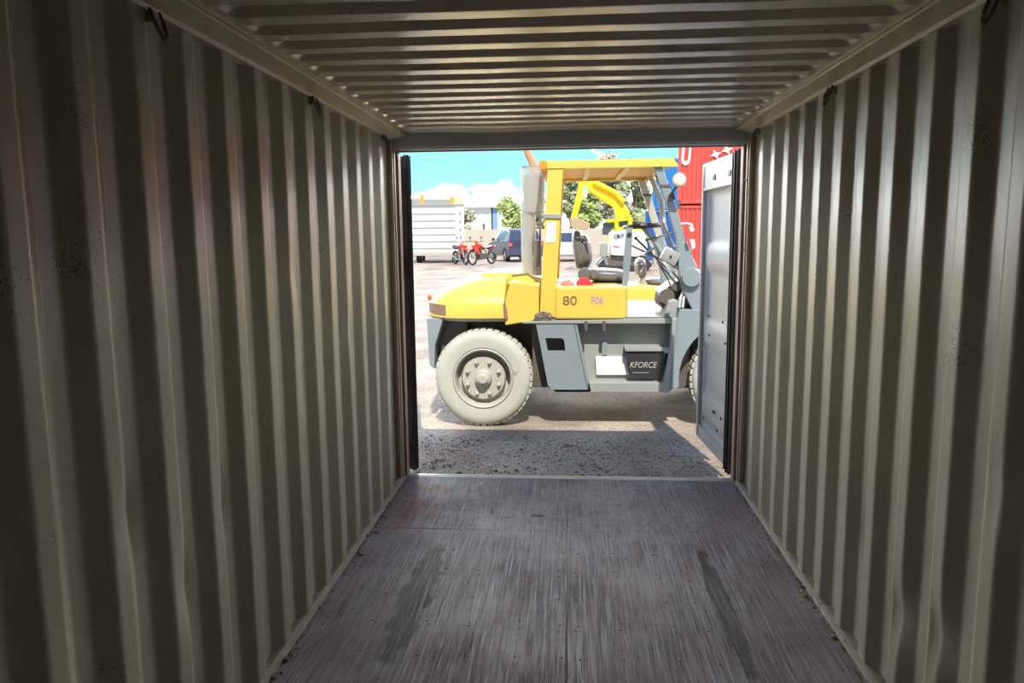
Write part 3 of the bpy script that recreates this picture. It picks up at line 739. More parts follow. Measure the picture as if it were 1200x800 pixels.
mb = MB(); mb.pp([(648, 456), (690, 456), (690, 459.5), (648, 459.5)], 7.31, .30, .004); mb.build('tank_bottom', M_grey, fk)
mb = MB(); mb.pp([(672, 379), (676, 379), (693, 459), (688.5, 459)], 7.31, .24, .003); mb.build('tank_end_plate', M_grey, fk)
well = MB(); well.pp([(673, 379), (788, 379), (784, 452), (690, 452)], 7.47, .04, .004); wl_ = well.build('step_back_plate', M_greyd, fk)
for xx in (687, 708):
    mb = MB(); mb.pp([(xx-1.8, 376), (xx+1.8, 376), (xx+1.8, 387), (xx, 388.5), (xx-1.8, 386)], 7.285, .016, .001); hg = mb.build('hinge_strap', M_dark, fk)
mb = MB(); mb.pp([(688, 448.5), (780, 448.5), (780, 459.5), (689, 459.5)], 7.31, .20, .006); mb.build('step_tread', M_greyd, fk)
mb = MB(); mb.pp([(706, 400), (710, 399), (712, 402), (712, 416), (705, 416)], 7.455, .03, .006); mb.build('access_cap', M_grey, fk)
mb = MB(); mb.pp([(698, 418), (734, 418), (737, 439), (699, 439)], 7.44, .03); mb.build('blank_plate', M_white, fk)
mb = MB(); mb.pp([(733, 411), (782, 411), (778, 424), (768, 439.5), (739, 439.5)], 7.355, .14, .004); pk = mb.build('step_pocket', M_black, fk)
mb = MB(); mb.pp([(732, 407), (784, 407), (785, 414), (779, 414), (778, 411.5), (733, 411.5)], 7.335, .16, .003); mb.build('pocket_ledge', M_greyd, fk)
q = P(737.5, 430.5, 7.352); text_part('lettering', 'KFORCE', .080, M_rim, pk, (q.x, 7.351, q.z), sx=.86, shear=.25)
q = P(741, 436.5, 7.352); MB().box((q.x, 7.350, q.z-.004), (q.x+.16, 7.354, q.z+.004)).build('lettering_underline', M_grey, pk)
mb = MB(); mb.prism([(-.32, .90), (-.12, .20), (1.0, .20), (1.08, .90)], 'y', 9.22, 9.26, .004); mb.build('tank_panel', M_grey, fk)
# slanted pillar and front fender with its wheel arch
mb = MB(); mb.pp([(787, 373), (797, 373), (795, 396), (786, 455), (783, 460), (774, 460), (779, 440), (786, 400)], 7.32, .16, .008); mb.build('step_pillar', M_greyd, fk)
cx, cz = 1.67, .307; R = .60
o_ = [P(788, 366, 7.32), P(786.5, 458, 7.32)]
pts = [(P(784.5, 458, 7.32).x, P(784.5, 458, 7.32).z), (P(794, 372, 7.32).x, P(794, 372, 7.32).z), (P(797, 363, 7.32).x, P(797, 363, 7.32).z), (2.20, P(797, 363, 7.32).z), (2.32, .85)]
for i in range(19):
    a = .45+(PI+.12-.45)*i/18; pts.append((cx+R*math.cos(a), cz+R*math.sin(a)))
t_ = MB(); t_.prism(pts, 'y', 7.31, 7.66, .006); t_.build('front_fender', M_grey, fk)
t_ = MB(); t_.prism(pts, 'y', 8.92, 9.27, .006); t_.build('front_fender', M_grey, fk)
# valve block and hoses at the dash
mb = MB()
mb.pp([(773, 354), (775, 342), (783, 336), (790, 331), (797, 330), (806, 338), (811, 352), (812, 363), (790, 363), (776, 361)], 7.55, .5, .02)
for px_, py_, r in ((781, 347, .075), (793, 335, .05), (800, 352, .06)): 
    q = P(px_, py_, 7.5); mb.lathe([(0, -.02), (r, -.02), (r, .25), (0, .25)], q, 'y', 14)
mb.build('hydraulic_valve_block', M_dark, fk)
for dx in (0, 4):
    mb = MB(); mb.tube([P(796+dx, 360, 7.42), P(797+dx, 350, 7.40), P(800+dx, 342, 7.42), P(803+dx, 338, 7.5)], .013, 8); mb.build('white_hose', M_white, fk, smooth=True)
mb = MB(); mb.pp([(783, 352), (791, 350), (796, 353), (792, 376), (777, 376)], 7.40, .35, .02); mb.build('pedal_cover', M_greyd, fk)
for a_, b_ in (((775, 312), (806, 350)), ((770, 306), (790, 345)), ((788, 318), (797, 334))):
    mb = MB(); mb.tube([P(*a_, 7.5), P((a_[0]+b_[0])/2+2, (a_[1]+b_[1])/2, 7.48), P(*b_, 7.5)], .008, 6); mb.build('hose', M_dark, fk, smooth=True)
# head lamps
def lampbox(px_, py_, Y, w, h, ang, nm):
    q = P(px_, py_, Y); Rm = Matrix.Translation(q) @ Matrix.Rotation(ang, 4, 'Y')
    mb = MB(); mb.box((-w/2, -.0, -h/2), (w/2, .12, h/2), Rm, .025); o = mb.build(nm, M_greyd, fk, smooth=True)
    mb = MB(); mb.lathe([(.012, 0), (.012, -.012), (0, -.012)], q+Vector((0, .002, 0)), 'y', 8); mb.build('lamp_bolt', M_black, o)
lampbox(786, 300.5, 7.36, .165, .135, .5, 'head_lamp'); lampbox(796, 310, 7.42, .12, .10, .5, 'head_lamp')
mb = MB(); mb.pp([(809, 281), (814, 280), (815, 290), (811, 293)], 7.34, .05, .008); mb.build('indicator', M_white, fk)
mb = MB(); mb.tube([P(797, 262.5, 7.42), P(806, 262, 7.3), P(811, 263, 7.26)], .010, 8); mb.pp([(808, 266), (812, 264), (814, 270), (810, 272)], 7.24, .05, .006); mb.build('mirror_arm', M_white, fk)
# steering wheel seen edge-on, column and levers
q0, q1 = P(731, 265, 8.25), P(777, 264.5, 8.25); c = (q0+q1)/2; r = (q1-q0).length/2
mb = MB(); ax = Vector((-.06, -.05, 1)).normalized(); up = ax.cross(Vector((0, 1, 0))).normalized(); dn = ax.cross(up)
n = 36; ring_ = [[mb.b.verts.new(c+(up*math.cos(2*PI*i/n)+dn*math.sin(2*PI*i/n))*(r+.017*math.cos(2*PI*j/8))+ax*.017*math.sin(2*PI*j/8)) for j in range(8)] for i in range(n)]
for i in range(n):
    for j in range(8): mb.b.faces.new([ring_[i][j], ring_[i][(j+1) % 8], ring_[(i+1) % n][(j+1) % 8], ring_[(i+1) % n][j]])
for k in range(3):
    a = 2*PI*k/3+.4; mb.tube([c-ax*.02, c+(up*math.cos(a)+dn*math.sin(a))*r], .011, 6)
mb.lathe([(0, -.03), (.04, -.03), (.045, 0), (.03, .015), (0, .017)], c, ax, 16)
mb.build('steering_wheel', M_black, fk, smooth=True)
mb = MB(); mb.tube([c-ax*.02, P(772, 290, 8.2), P(793, 338, 8.1)], .022, 8); mb.pp([(765, 283), (772, 275), (779, 276), (780, 305), (775, 314)], 8.2, .16, .02); mb.build('steering_column', M_grey, fk)
for a_, b_, yy, M_ in (((735, 285), (772, 303), 7.9, M_dark), ((748, 300), (768, 290), 7.85, M_steel), ((745, 279), (785, 318), 7.95, M_black), ((758, 281), (787, 273), 8.0, M_dark), ((776, 314), (784, 318), 7.9, M_dark)):
    mb = MB(); mb.tube([P(*a_, yy), P(*b_, yy+.03)], .011, 8); mb.sphere(P(*a_, yy), .018, 2); mb.build('control_lever', M_, fk, smooth=True)
mb = MB(); mb.tube([P(776, 303, 7.6), P(788, 328, 7.6), P(806, 352, 7.6)], .010, 8); mb.build('hand_brake_rod', M_white, fk, smooth=True)
# grey upright bar at the near edge of the seat
mb = MB(); mb.pp([(734, 267), (741.5, 266.5), (740, 300), (735.5, 336), (729, 336), (731, 300)], 7.46, .02, .003); bar = mb.build('hand_bar', M_grey, fk)
mb = MB(); q = P(737.5, 275, 7.455); mb.lathe([(0, -.004), (.022, -.004), (.022, .004)], q, 'y', 12); mb.build('bar_bolt', M_black, bar)
# seat: pan with side bolster, backrest with arm loop
mb = MB(); mb.blob(P(711, 322, 8.09), (.215, .25, .070), .05, 3.2)
st = mb.build('seat_cushion', M_seat, fk, smooth=True)
mb = MB(); q = P(685, 321, 7.80); mb.lathe([(0, -.02), (.05, -.02), (.068, 0), (.068, .10), (0, .10)], q, 'y', 20); q = P(696, 321, 7.8); mb.lathe([(0, -.02), (.035, -.02), (.052, 0), (.052, .1), (0, .1)], q, 'y', 20); mb.build('seat_hinge_cover', M_seat, fk, smooth=True)
mb = MB(); mb.blob(P(678, 292, 8.09), (.060, .24, .205), -.12, 3.4); mb.blob(P(684, 294, 8.09), (.085, .235, .175), -.12, 2.7)
bk = mb.build('backrest', M_seat, fk, smooth=True)
mb = MB(); mb.tube([P(676, 279, 7.84), P(682, 277, 7.835), P(687, 283, 7.835), P(689, 292, 7.84)], .012, 10); mb.build('backrest_side_pad', M_seat, bk, smooth=True)
mb = MB(); mb.box((P(693, 330, 7.9).x, 7.84, P(693, 334.5, 7.9).z), (P(732, 330, 7.9).x, 8.34, P(693, 331, 7.9).z), bev=.008); mb.build('seat_rail', M_dark, fk)
# cloths and scrap lying on it are things of their own
def rag(name, label, cat, px_, py_, Y, w, h, M_, seed):
    q = P(px_, py_, Y); mb = MB(); t = bmesh.new(); bmesh.ops.create_icosphere(t, subdivisions=4, radius=1)
    for v in t.verts:
        d = 1+.35*noise.noise(v.co*2.3+Vector((seed, 0, 0)))+.22*noise.noise(v.co*6+Vector((0, seed, 0)))
        v.co = Vector((v.co.x*w*d, v.co.y*w*.7*d, max(0, v.co.z*d)*h))+q
    mb.merge(t); return tag(mb.build(name, M_, smooth=False, origin=q), label, cat)
sbz = P(690, 336, 7.33).z
def rag_at(px_, Y, z): 
    p0 = P(px_, 300, Y); return p0.x
mbx = None
def rag3(name, label, cat, X, Y, z, w, h, M_, seed, dy=.7):
    mb = MB(); t = bmesh.new(); bmesh.ops.create_icosphere(t, subdivisions=4, radius=1); q = Vector((X, Y, z))
    for v in t.verts:
        d = 1+.4*noise.noise(v.co*2.3+Vector((seed, 0, 0)))+.25*noise.noise(v.co*6+Vector((0, seed, 0)))
        v.co = Vector((v.co.x*w*d, v.co.y*w*dy*d, max(0, v.co.z*d)*h))+q
    mb.merge(t); return tag(mb.build(name, M_, origin=q), label, cat)
rag3('cloth', 'crumpled bright red cloth lying on the yellow box above the number 80', 'cloth', P(684, 333, 7.55).x, 7.58, sbz+.001, .075, .065, M_red, 3)
M_pink = mat('faded_red_cloth', (.70, .25, .22), .85)
rag3('cloth', 'small faded red cloth beside the yellow post, left of the bright red one', 'cloth', P(665, 333, 7.55).x, 7.56, sbz+.001, .06, .05, M_pink, 8)
rag3('netting', 'dark brown tangled heap of netting on the grey rail below the yellow post', 'netting', P(637, 375, 7.33).x, 7.328, P(637, 376.4, 7.3).z+.004, .095, .075, M_dark, 5, .26)
# exhaust: perforated guard, pipe with curved rusty tip
M_rust = mat('rusty_exhaust', (.55, .22, .10), .7, col2=(.62, .34, .2), scale=9)
q0 = P(623.5, 262, 7.85)
X0, X1 = P(609.5, 230, 7.85).x, P(637.5, 230, 7.85).x; Z1, Z0, Z2 = P(620, 193.5, 7.85).z, P(620, 249, 7.85).z, 1.29
xc, rx = (X0+X1)/2, (X1-X0)/2
mb = MB(); mb.lathe([(rx, Z0), (rx, Z1)], (xc, 8.0, 0), 'z', 28)
X2 = P(627.5, 300, 7.85).x; xc2, rx2 = (X0+X2)/2, (X2-X0)/2
mb.lathe([(rx2, Z2), (rx2, Z0)], (xc2, 7.97, 0), 'z', 24)
gd = mb.build('exhaust_guard', M_perf, fk, smooth=True)
uv = gd.data.uv_layers.new(name='sheet'); o3 = Vector(fk['_o'])
for p_ in gd.data.polygons:
    cx_ = xc if p_.center.z+o3.z > Z0 else xc2; cy_ = 8.0 if p_.center.z+o3.z > Z0 else 7.97; rr_ = rx if cx_ == xc else rx2
    mid_ = math.atan2(p_.center.y+o3.y-cy_, p_.center.x+o3.x-cx_)
    for li in p_.loop_indices:
        co = gd.data.vertices[gd.data.loops[li].vertex_index].co+o3; a = math.atan2(co.y-cy_, co.x-cx_)
        if a-mid_ > PI: a -= 2*PI
        if a-mid_ < -PI: a += 2*PI
        uv.data[li].uv = (a*rr_, co.z)
mb = MB(); mb.lathe([(rx+.003, Z1-.012), (rx+.003, Z1), (rx-.01, Z1)], (xc, 8.0, 0), 'z', 28); mb.build('guard_rim', M_steel, gd); mb = MB(); mb.lathe([(rx+.003, Z0), (rx+.003, Z0+.015), (rx-.01, Z0)], (xc, 8.0, 0), 'z', 28); mb.build('guard_rim', M_steel, gd)
mb = MB(); mb.tube([(xc2, 7.97, Z2), (xc2+.01, 7.97, Z0), (xc+.015, 7.99, Z0+.08)], .05, 14); mb.lathe([(0, Z0+.06), (.095, Z0+.08), (.095, Z1-.10), (.05, Z1-.06)], (xc, 8.0, 0), 'z', 20); mb.build('muffler', M_steel, fk, smooth=True)
mb = MB(); mb.tube([P(626, 200, 8.0), P(624, 190, 8.0), P(619, 181, 8.0), P(616, 172, 8.0)], .045, 16, caps=False, r2=.03); mb.build('exhaust_tip', M_rust, fk, smooth=True)
mb = MB(); mb.pp([(627, 250.5), (634, 251), (634, 282), (631.5, 285), (631.5, 256)], 7.62, .05, .003); mb.pp([(627, 281), (634, 281), (634, 323), (627, 323)], 7.7, .16, .01); mb.build('air_cleaner_bracket', M_dark, fk)
# mast and forks at the far right end of the truck (mostly behind the container wall)
mb = MB()
for yy in (7.75, 8.75):
    mb.box((2.34, yy-.05, -.08), (2.50, yy+.05, 2.25), bev=.008); mb.box((2.40, yy-.085 if yy < 8 else yy+.045, .0), (2.54, yy-.045 if yy < 8 else yy+.085, 2.20), bev=.006)
for zz in (.25, 1.3, 2.2): mb.box((2.36, 7.75, zz-.05), (2.42, 8.75, zz+.05), bev=.005)
mb.build('mast', M_dark, fk)
mb = MB(); mb.box((2.52, 7.5, .0), (2.58, 9.0, .12), bev=.006); mb.box((2.52, 7.5, .55), (2.58, 9.0, .67), bev=.006); mb.build('fork_carriage', M_dark, fk)
for yy in (7.85, 8.55):
    mb = MB(); mb.prism([(2.58, .75), (2.64, .75), (2.65, -.08), (3.9, -.13), (3.9, -.145), (2.58, -.145)], 'y', yy, yy+.14, .006); mb.build('fork', M_dark, fk)

# ================================================================== second forklift further back
k2 = thing('forklift', 'low yellow forklift with a grey seat parked behind the big one', 'forklift', (.85, 11.4, gz(11.4)))
Y2 = 11.0; g2 = gz(11.4)
mb = MB(); mb.pp([(640, 338), (735, 334.5), (776, 336), (781, 340), (780, 354), (640, 356)], Y2, 1.1, .04); mb.build('body', M_yellow, k2)
mb = MB(); mb.pp([(700, 354), (785, 354), (788, 372), (700, 372)], Y2+.02, 1.06, .02); mb.build('step', M_greyd, k2)
mb = MB(); mb.blob(P(776, 329.5, Y2+.55), (.25, .25, .055), .03, 3); mb.build('seat_cushion', M_seat, k2, smooth=True)
mb = MB(); mb.blob(P(750.5, 314, Y2+.55), (.085, .25, .155), -.1, 2.6); b2 = mb.build('backrest', M_seat, k2, smooth=True)
mb = MB(); mb.tube([P(747, 308, Y2+.27), P(753, 306, Y2+.24), P(756, 312, Y2+.24), P(752, 319, Y2+.27)], .028, 8); mb.build('backrest_side_pad', M_seat, b2, smooth=True)
mb = MB(); mb.pp([(750, 325), (757, 324), (758, 336), (749, 336)], Y2+.35, .3, .02); mb.build('seat_mount', M_greyd, k2)
for px_ in (665, 770):
    for yy, dr in ((Y2-.02, -1), (Y2+1.14, 1)):
        X = P(px_, 350, Y2).x; w = bpy.data.objects.new('wheel', None); COL.objects.link(w); w.parent = k2; w['_o'] = [X, yy, g2+.33]; w.location = Vector(w['_o'])-Vector(k2['_o'])
        mb = MB(); ax = Vector((0, dr, 0)); C = Vector(w['_o'])
        mb.lathe([(.19, -.01), (.26, .012), (.31, -.01), (.33, -.05), (.33, -.17), (.3, -.2), (.19, -.19)], C, ax, 28, close=True); mb.build('tyre', M_tyre, w, smooth=True)
        mb = MB(); mb.lathe([(.195, 0), (.18, -.04), (.08, -.05), (.07, 0), (0, .01)], C, ax, 24); mb.build('rim', M_rim, w, smooth=True)

# ================================================================== white compact machine, Y ~ 16
YM = 16.0; gm = gz(YM)
wm = thing('compact_tractor', 'small white machine with a round dark badge standing behind the forklift seat', 'tractor', (P(728, 300, YM).x, YM+.8, gm))
mb = MB(); mb.pp([(718, 273), (722, 270), (738, 269.5), (752, 271), (757, 276), (760, 296), (748, 301), (716, 299)], YM, 1.5, .05); hd = mb.build('hood', M_white, wm)
mb = MB(); q = P(722.5, 277, YM); mb.lathe([(0, -.012), (.055, -.012), (.065, 0)], q, 'y', 18); q = P(726, 277, YM); mb.lathe([(0, -.012), (.045, -.012), (.055, 0)], q, 'y', 18); mb.build('badge', M_greyd, hd)
mb = MB(); mb.pp([(728, 274), (731, 273.5), (730.5, 278), (727.5, 278)], YM-.01, .02); mb.build('blue_mark', M_bluepaint, hd)
mb = MB(); mb.pp([(719, 288), (726, 288.5), (726, 289.8), (719, 289.5)], YM-.01, .02); mb.build('red_mark', M_red, hd)
mb = MB(); mb.pp([(712, 300), (757, 300), (757, 312), (712, 312)], YM+.1, 1.2, .03); mb.build('underbody', M_dark, wm)
zc = gm+.36; rr = .36
for px_, yy in ((707, YM+.55), (723, YM-.02), (752, YM-.02)):
    X = P(px_, 300, YM).x; C = Vector((X, yy, zc))
    w = bpy.data.objects.new('wheel', None); COL.objects.link(w); w.parent = wm; w['_o'] = list(C); w.location = C-Vector(wm['_o'])
    mb = MB(); mb.lathe([(.2, -.02), (.29, .01), (.34, -.02), (rr, -.06), (rr, -.2), (.3, -.24), (.2, -.22)], C, (0, -1, 0), 28, close=True); mb.build('tyre', M_tyre, w, smooth=True)
    mb = MB(); mb.lathe([(.205, 0), (.19, -.05), (.06, -.05), (0, -.03)], C, (0, -1, 0), 20); mb.build('rim', M_rim, w, smooth=True)
    mb = MB(); pts = []
    for i in range(9):
        a = .15+(PI-.3)*i/8; pts.append((X+(rr+.07)*math.cos(a), zc+(rr+.07)*math.sin(a)))
    for i in range(9):
        a = PI-.15-(PI-.3)*i/8; pts.append((X+(rr+.03)*math.cos(a), zc+(rr+.03)*math.sin(a)))
    mb.prism(pts, 'y', yy-.02, yy+.26); mb.build('mudguard', M_rim, wm)
mb = MB(); mb.pp([(703, 285), (709, 283), (712, 286), (712, 300), (707, 303), (703, 300)], YM+.4, .4, .03); mb.build('side_tank', M_greyd, wm)
mb = MB(); mb.tube([P(757, 275, YM+.3), P(765, 290, YM+.3), P(768, 312, YM+.3)], .03, 8); mb.tube([P(762, 282, YM+.3), P(780, 285, YM+.3)], .025, 8); mb.build('front_frame', M_rim, wm, smooth=True)

# ================================================================== excavator, Y ~ 30
YX = 30.0; gx = gz(YX)
ex = thing('excavator', 'bright yellow excavator with raised folded arm in front of the trees', 'excavator', (P(722, 300, YX).x, YX+1, gx))
mb = MB(); mb.pp([(719.5, 245), (727, 215), (733, 232), (737, 240), (740.5, 250), (738, 256), (722, 257)], YX, .32, .02)
mb.b.free(); mb = MB()
mb.pp([(681, 205), (686, 204), (692, 210), (716, 222), (727, 233), (737, 246), (739, 254), (722, 255), (720, 242), (714, 234), (690, 221), (684, 215)], YX, .30, .02); mb.build('boom', M_exyellow, ex)
mb = MB(); mb.tube([P(696, 213, YX-.06), P(721, 226, YX-.06), P(731, 237, YX-.06)], .11, 10); mb.build('boom_cylinder', M_exyellow, ex, smooth=True)
mb = MB(); mb.tube([P(690, 221, YX-.1), P(714, 238, YX-.1)], .10, 10); mb.tube([P(714, 238, YX-.1), P(720, 243, YX-.1)], .05, 8); mb.build('arm_cylinder', M_exyellow, ex, smooth=True)
mb = MB(); mb.pp([(679, 205), (685, 204), (685, 212), (683, 228), (677, 252), (672, 257), (669, 255), (673, 240), (678, 218)], YX+.02, .24, .015); mb.build('dipper_arm', M_exyellow, ex)
mb = MB(); mb.pp([(668, 257), (673, 254), (681, 257), (692, 262), (690, 268), (676, 270), (669, 265)], YX-.15, .6, .03); mb.build('bucket', mat('worn_bucket', (.55, .38, .20), .6, col2=(.35, .27, .2), scale=3), ex)
mb = MB()
for a_, b_ in (((722, 256), (723, 273)), ((739, 254), (738, 266))): mb.tube([P(*a_, YX), P(*b_, YX)], .09, 6)
mb.pp([(708, 258), (722, 255.5), (739, 255), (739, 258), (712, 261)], YX, 1.3, .02); mb.pp([(720, 266), (742, 266), (755, 270), (755, 300), (712, 300), (712, 275)], YX+.1, 1.5, .04); mb.build('cab_frame', M_exyellow, ex)
mb = MB(); mb.pp([(706, 261), (721, 259), (721, 275), (706, 275)], YX+.15, 1.1, .02); mb.pp([(724, 258.5), (737, 258.5), (737, 266), (724, 266)], YX+.15, 1.1, .02); mb.build('cab_glass', M_glass, ex)
x0, x1 = P(700, 300, YX).x, P(765, 300, YX).x
for yy in (YX, YX+1.5):
    mb = MB(); mb.prism([(x0+.2, gx), (x1-.2, gx), (x1, gx+.25), (x1-.2, gx+.5), (x0+.2, gx+.5), (x0, gx+.25)], 'y', yy, yy+.35, .05); mb.build('track', M_black, ex)

# ================================================================== stacked containers
def container(name, label, x0, x1, y0, z0, M_, h=2.55, dep=2.43, group=None, marks=None):
    t = thing(name, label, 'shipping container', (x0, y0, z0), group); t.rotation_euler.z = -.15
    mb = MB(); b = mb.b
    # corrugated long side facing the yard and the other long side; end walls
    for yy, s_ in ((y0+.02, 1), (y0+dep-.02, -1)):
        prof2 = []; x_ = x0+.12
        k = 0
        while x_ < x1-.12: prof2.append((x_, 0 if (k//2) % 2 else .036)); x_ += .046; k += 1
        lo_ = [b.verts.new((a, yy+s_*d, z0+.14)) for a, d in prof2]; hi_ = [b.verts.new((a, yy+s_*d, z0+h-.10)) for a, d in prof2]
        for i in range(len(prof2)-1): b.faces.new([lo_[i], lo_[i+1], hi_[i+1], hi_[i]])
    for xx, s_ in ((x0+.02, 1), (x1-.02, -1)):
        prof2 = []; y_ = y0+.12; k = 0
        while y_ < y0+dep-.12: prof2.append((y_, 0 if (k//2) % 2 else .036)); y_ += .07; k += 1
        lo_ = [b.verts.new((xx+s_*d, a, z0+.14)) for a, d in prof2]; hi_ = [b.verts.new((xx+s_*d, a, z0+h-.10)) for a, d in prof2]
        for i in range(len(prof2)-1): b.faces.new([lo_[i], lo_[i+1], hi_[i+1], hi_[i]])
    mb.build('corrugated_panel', M_, t)
    mb = MB(); mb.box((x0+.03, y0+.03, z0+h-.05), (x1-.03, y0+dep-.03, z0+h-.02)); mb.build('roof', M_, t)
    mb = MB()
    for xx in (x0, x1-.14):
        for yy in (y0, y0+dep-.14): mb.box((xx, yy, z0), (xx+.14, yy+.14, z0+h), bev=.01)
    mb.box((x0, y0, z0+.02), (x1, y0+.06, z0+.17)); mb.box((x0, y0, z0+h-.12), (x1, y0+.06, z0+h-.01)); mb.box((x0, y0+dep-.06, z0+.02), (x1, y0+dep, z0+.17)); mb.box((x0, y0+dep-.06, z0+h-.12), (x1, y0+dep, z0+h-.01))
    for xx in (x0, x1-.1): mb.box((xx, y0+.1, z0+.02), (xx+.1, y0+dep-.1, z0+.17)); mb.box((xx, y0+.1, z0+h-.12), (xx+.1, y0+dep-.1, z0+h-.01))
    mb.build('frame', M_, t)
    for xx in (x0+.0, x1-.18):
        for zz in (z0, z0+h-.116): MB().box((xx-.004, y0-.006, zz), (xx+.184, y0+.1, zz+.116), bev=.01).build('corner_casting', M_dark, t)
    return t
YR = 32.0; zr = gz(YR)
rx0 = P(793.5, 250, YR).x
c1 = container('shipping_container', 'red shipping container with a white letter, upper one of the red stack', rx0, rx0+12.1, YR, zr+2.60, M_redpaint)
container('shipping_container', 'red shipping container at the bottom of the red stack beside the forklift mast', rx0, rx0+12.1, YR, zr, M_redpaint)
q = P(797.5, 192.5, YR); text_part('lettering', 'U', .95, M_white, c1, (q.x, YR-.004, q.z), sx=.58, depth=.01, shear=.12, bold=.035)
def star(px_, py_, s_):
    q = P(px_, py_, YR); pts = []
    for i in range(8):
        a = .35+2*PI*i/8; r = s_*(1 if i % 2 == 0 else .42); pts.append((q.x+r*1.3*math.cos(a), q.z+r*math.sin(a)))
    MB().prism(pts, 'y', YR-.012, YR+.004).build('star_mark', M_white, c1)
star(838, 181.5, .19); star(851, 176.5, .19)
YB2 = 40.0; zb2 = gz(YB2)
bx = P(764, 250, YB2).x
container('shipping_container', 'bright blue shipping container, upper one beside the red stack', bx, bx+6.06, YB2, zb2+2.60, M_bluepaint)
bx = P(756, 250, YB2).x
container('shipping_container', 'darker blue shipping container beneath the bright blue one', bx, bx+6.06, YB2-.1, zb2, mat('deep_blue_paint', (.02, .11, .36), .5))

# ================================================================== white truck body on the left, Y ~ 38
YT = 38.0; gt = gz(YT)
tx0, tx1 = P(468, 260, YT).x, P(533, 260, YT).x; tz1 = P(500, 240, YT).z
tk = thing('box_truck', 'white box truck with ribbed body and amber roof lamps on the left edge', 'truck', ((tx0+tx1)/2, YT+3, gt))
mb = MB(); zz = gt+.55; b = mb.b
mb.box((tx0, YT, gt+.55), (tx1, YT+6, tz1), bev=.03); bd = mb.build('body', M_white, tk)
mb = MB(); n = 7
for i in range(n):
    z_ = gt+.75+(tz1-gt-.85)*i/(n-1); mb.box((tx0+.05, YT-.035, z_-.02), (tx1-.42, YT+.01, z_+.02), bev=.006)
mb.build('slat_rib', M_greyd, bd)
mb = MB()
for i in range(5):
    z_ = gt+.9+(tz1-gt-1.3)*i/4; mb.box((tx1-.24, YT-.06, z_-.06), (tx1-.14, YT+.01, z_+.06), bev=.01)
mb.build('latch', M_greyd, bd)
mb = MB(); mb.box((tx0-.02, YT-.04, tz1-.05), (tx1+.02, YT+6, tz1+.04), bev=.01); mb.prism([(tx0, tz1), (tx0+.1, tz1+.32), (tx1-.5, tz1+.30), (tx1-.1, tz1)], 'y', YT+.3, YT+1.2, .02); mb.build('roof_cowl', M_greyd, bd)
for px_, py_ in ((484, 229), (519, 231)):
    q = P(px_, py_, YT); mb = MB(); mb.box((q.x-.10, YT+.28, tz1+.02), (q.x+.10, YT+.40, q.z+.06), bev=.02); mb.build('marker_lamp', M_amber, tk)
mb = MB(); mb.prism([(tx1-.5, tz1), (tx1-.45, tz1+.45), (tx1-.05, tz1+.38), (tx1, tz1)], 'y', YT-.0, YT+.25, .02); mb.build('roof_lamp_housing', mat('pale_yellow', (.75, .68, .35), .5), tk)
for X in (tx0+.5, tx1-.5):
    for yy in (YT+.9, YT+4.8):
        mb = MB(); mb.lathe([(0, -.14), (.5, -.14), (.52, -.1), (.52, .1), (.5, .14), (0, .14)], (X, yy, gt+.52), 'x', 24); mb.build('wheel', M_black, tk, smooth=True)
mb = MB(); mb.box((tx0+.05, YT-.02, gt+.38), (tx1-.05, YT+.1, gt+.55), bev=.02); mb.build('rear_bumper', M_rim, tk)
tk.rotation_euler.z = .15

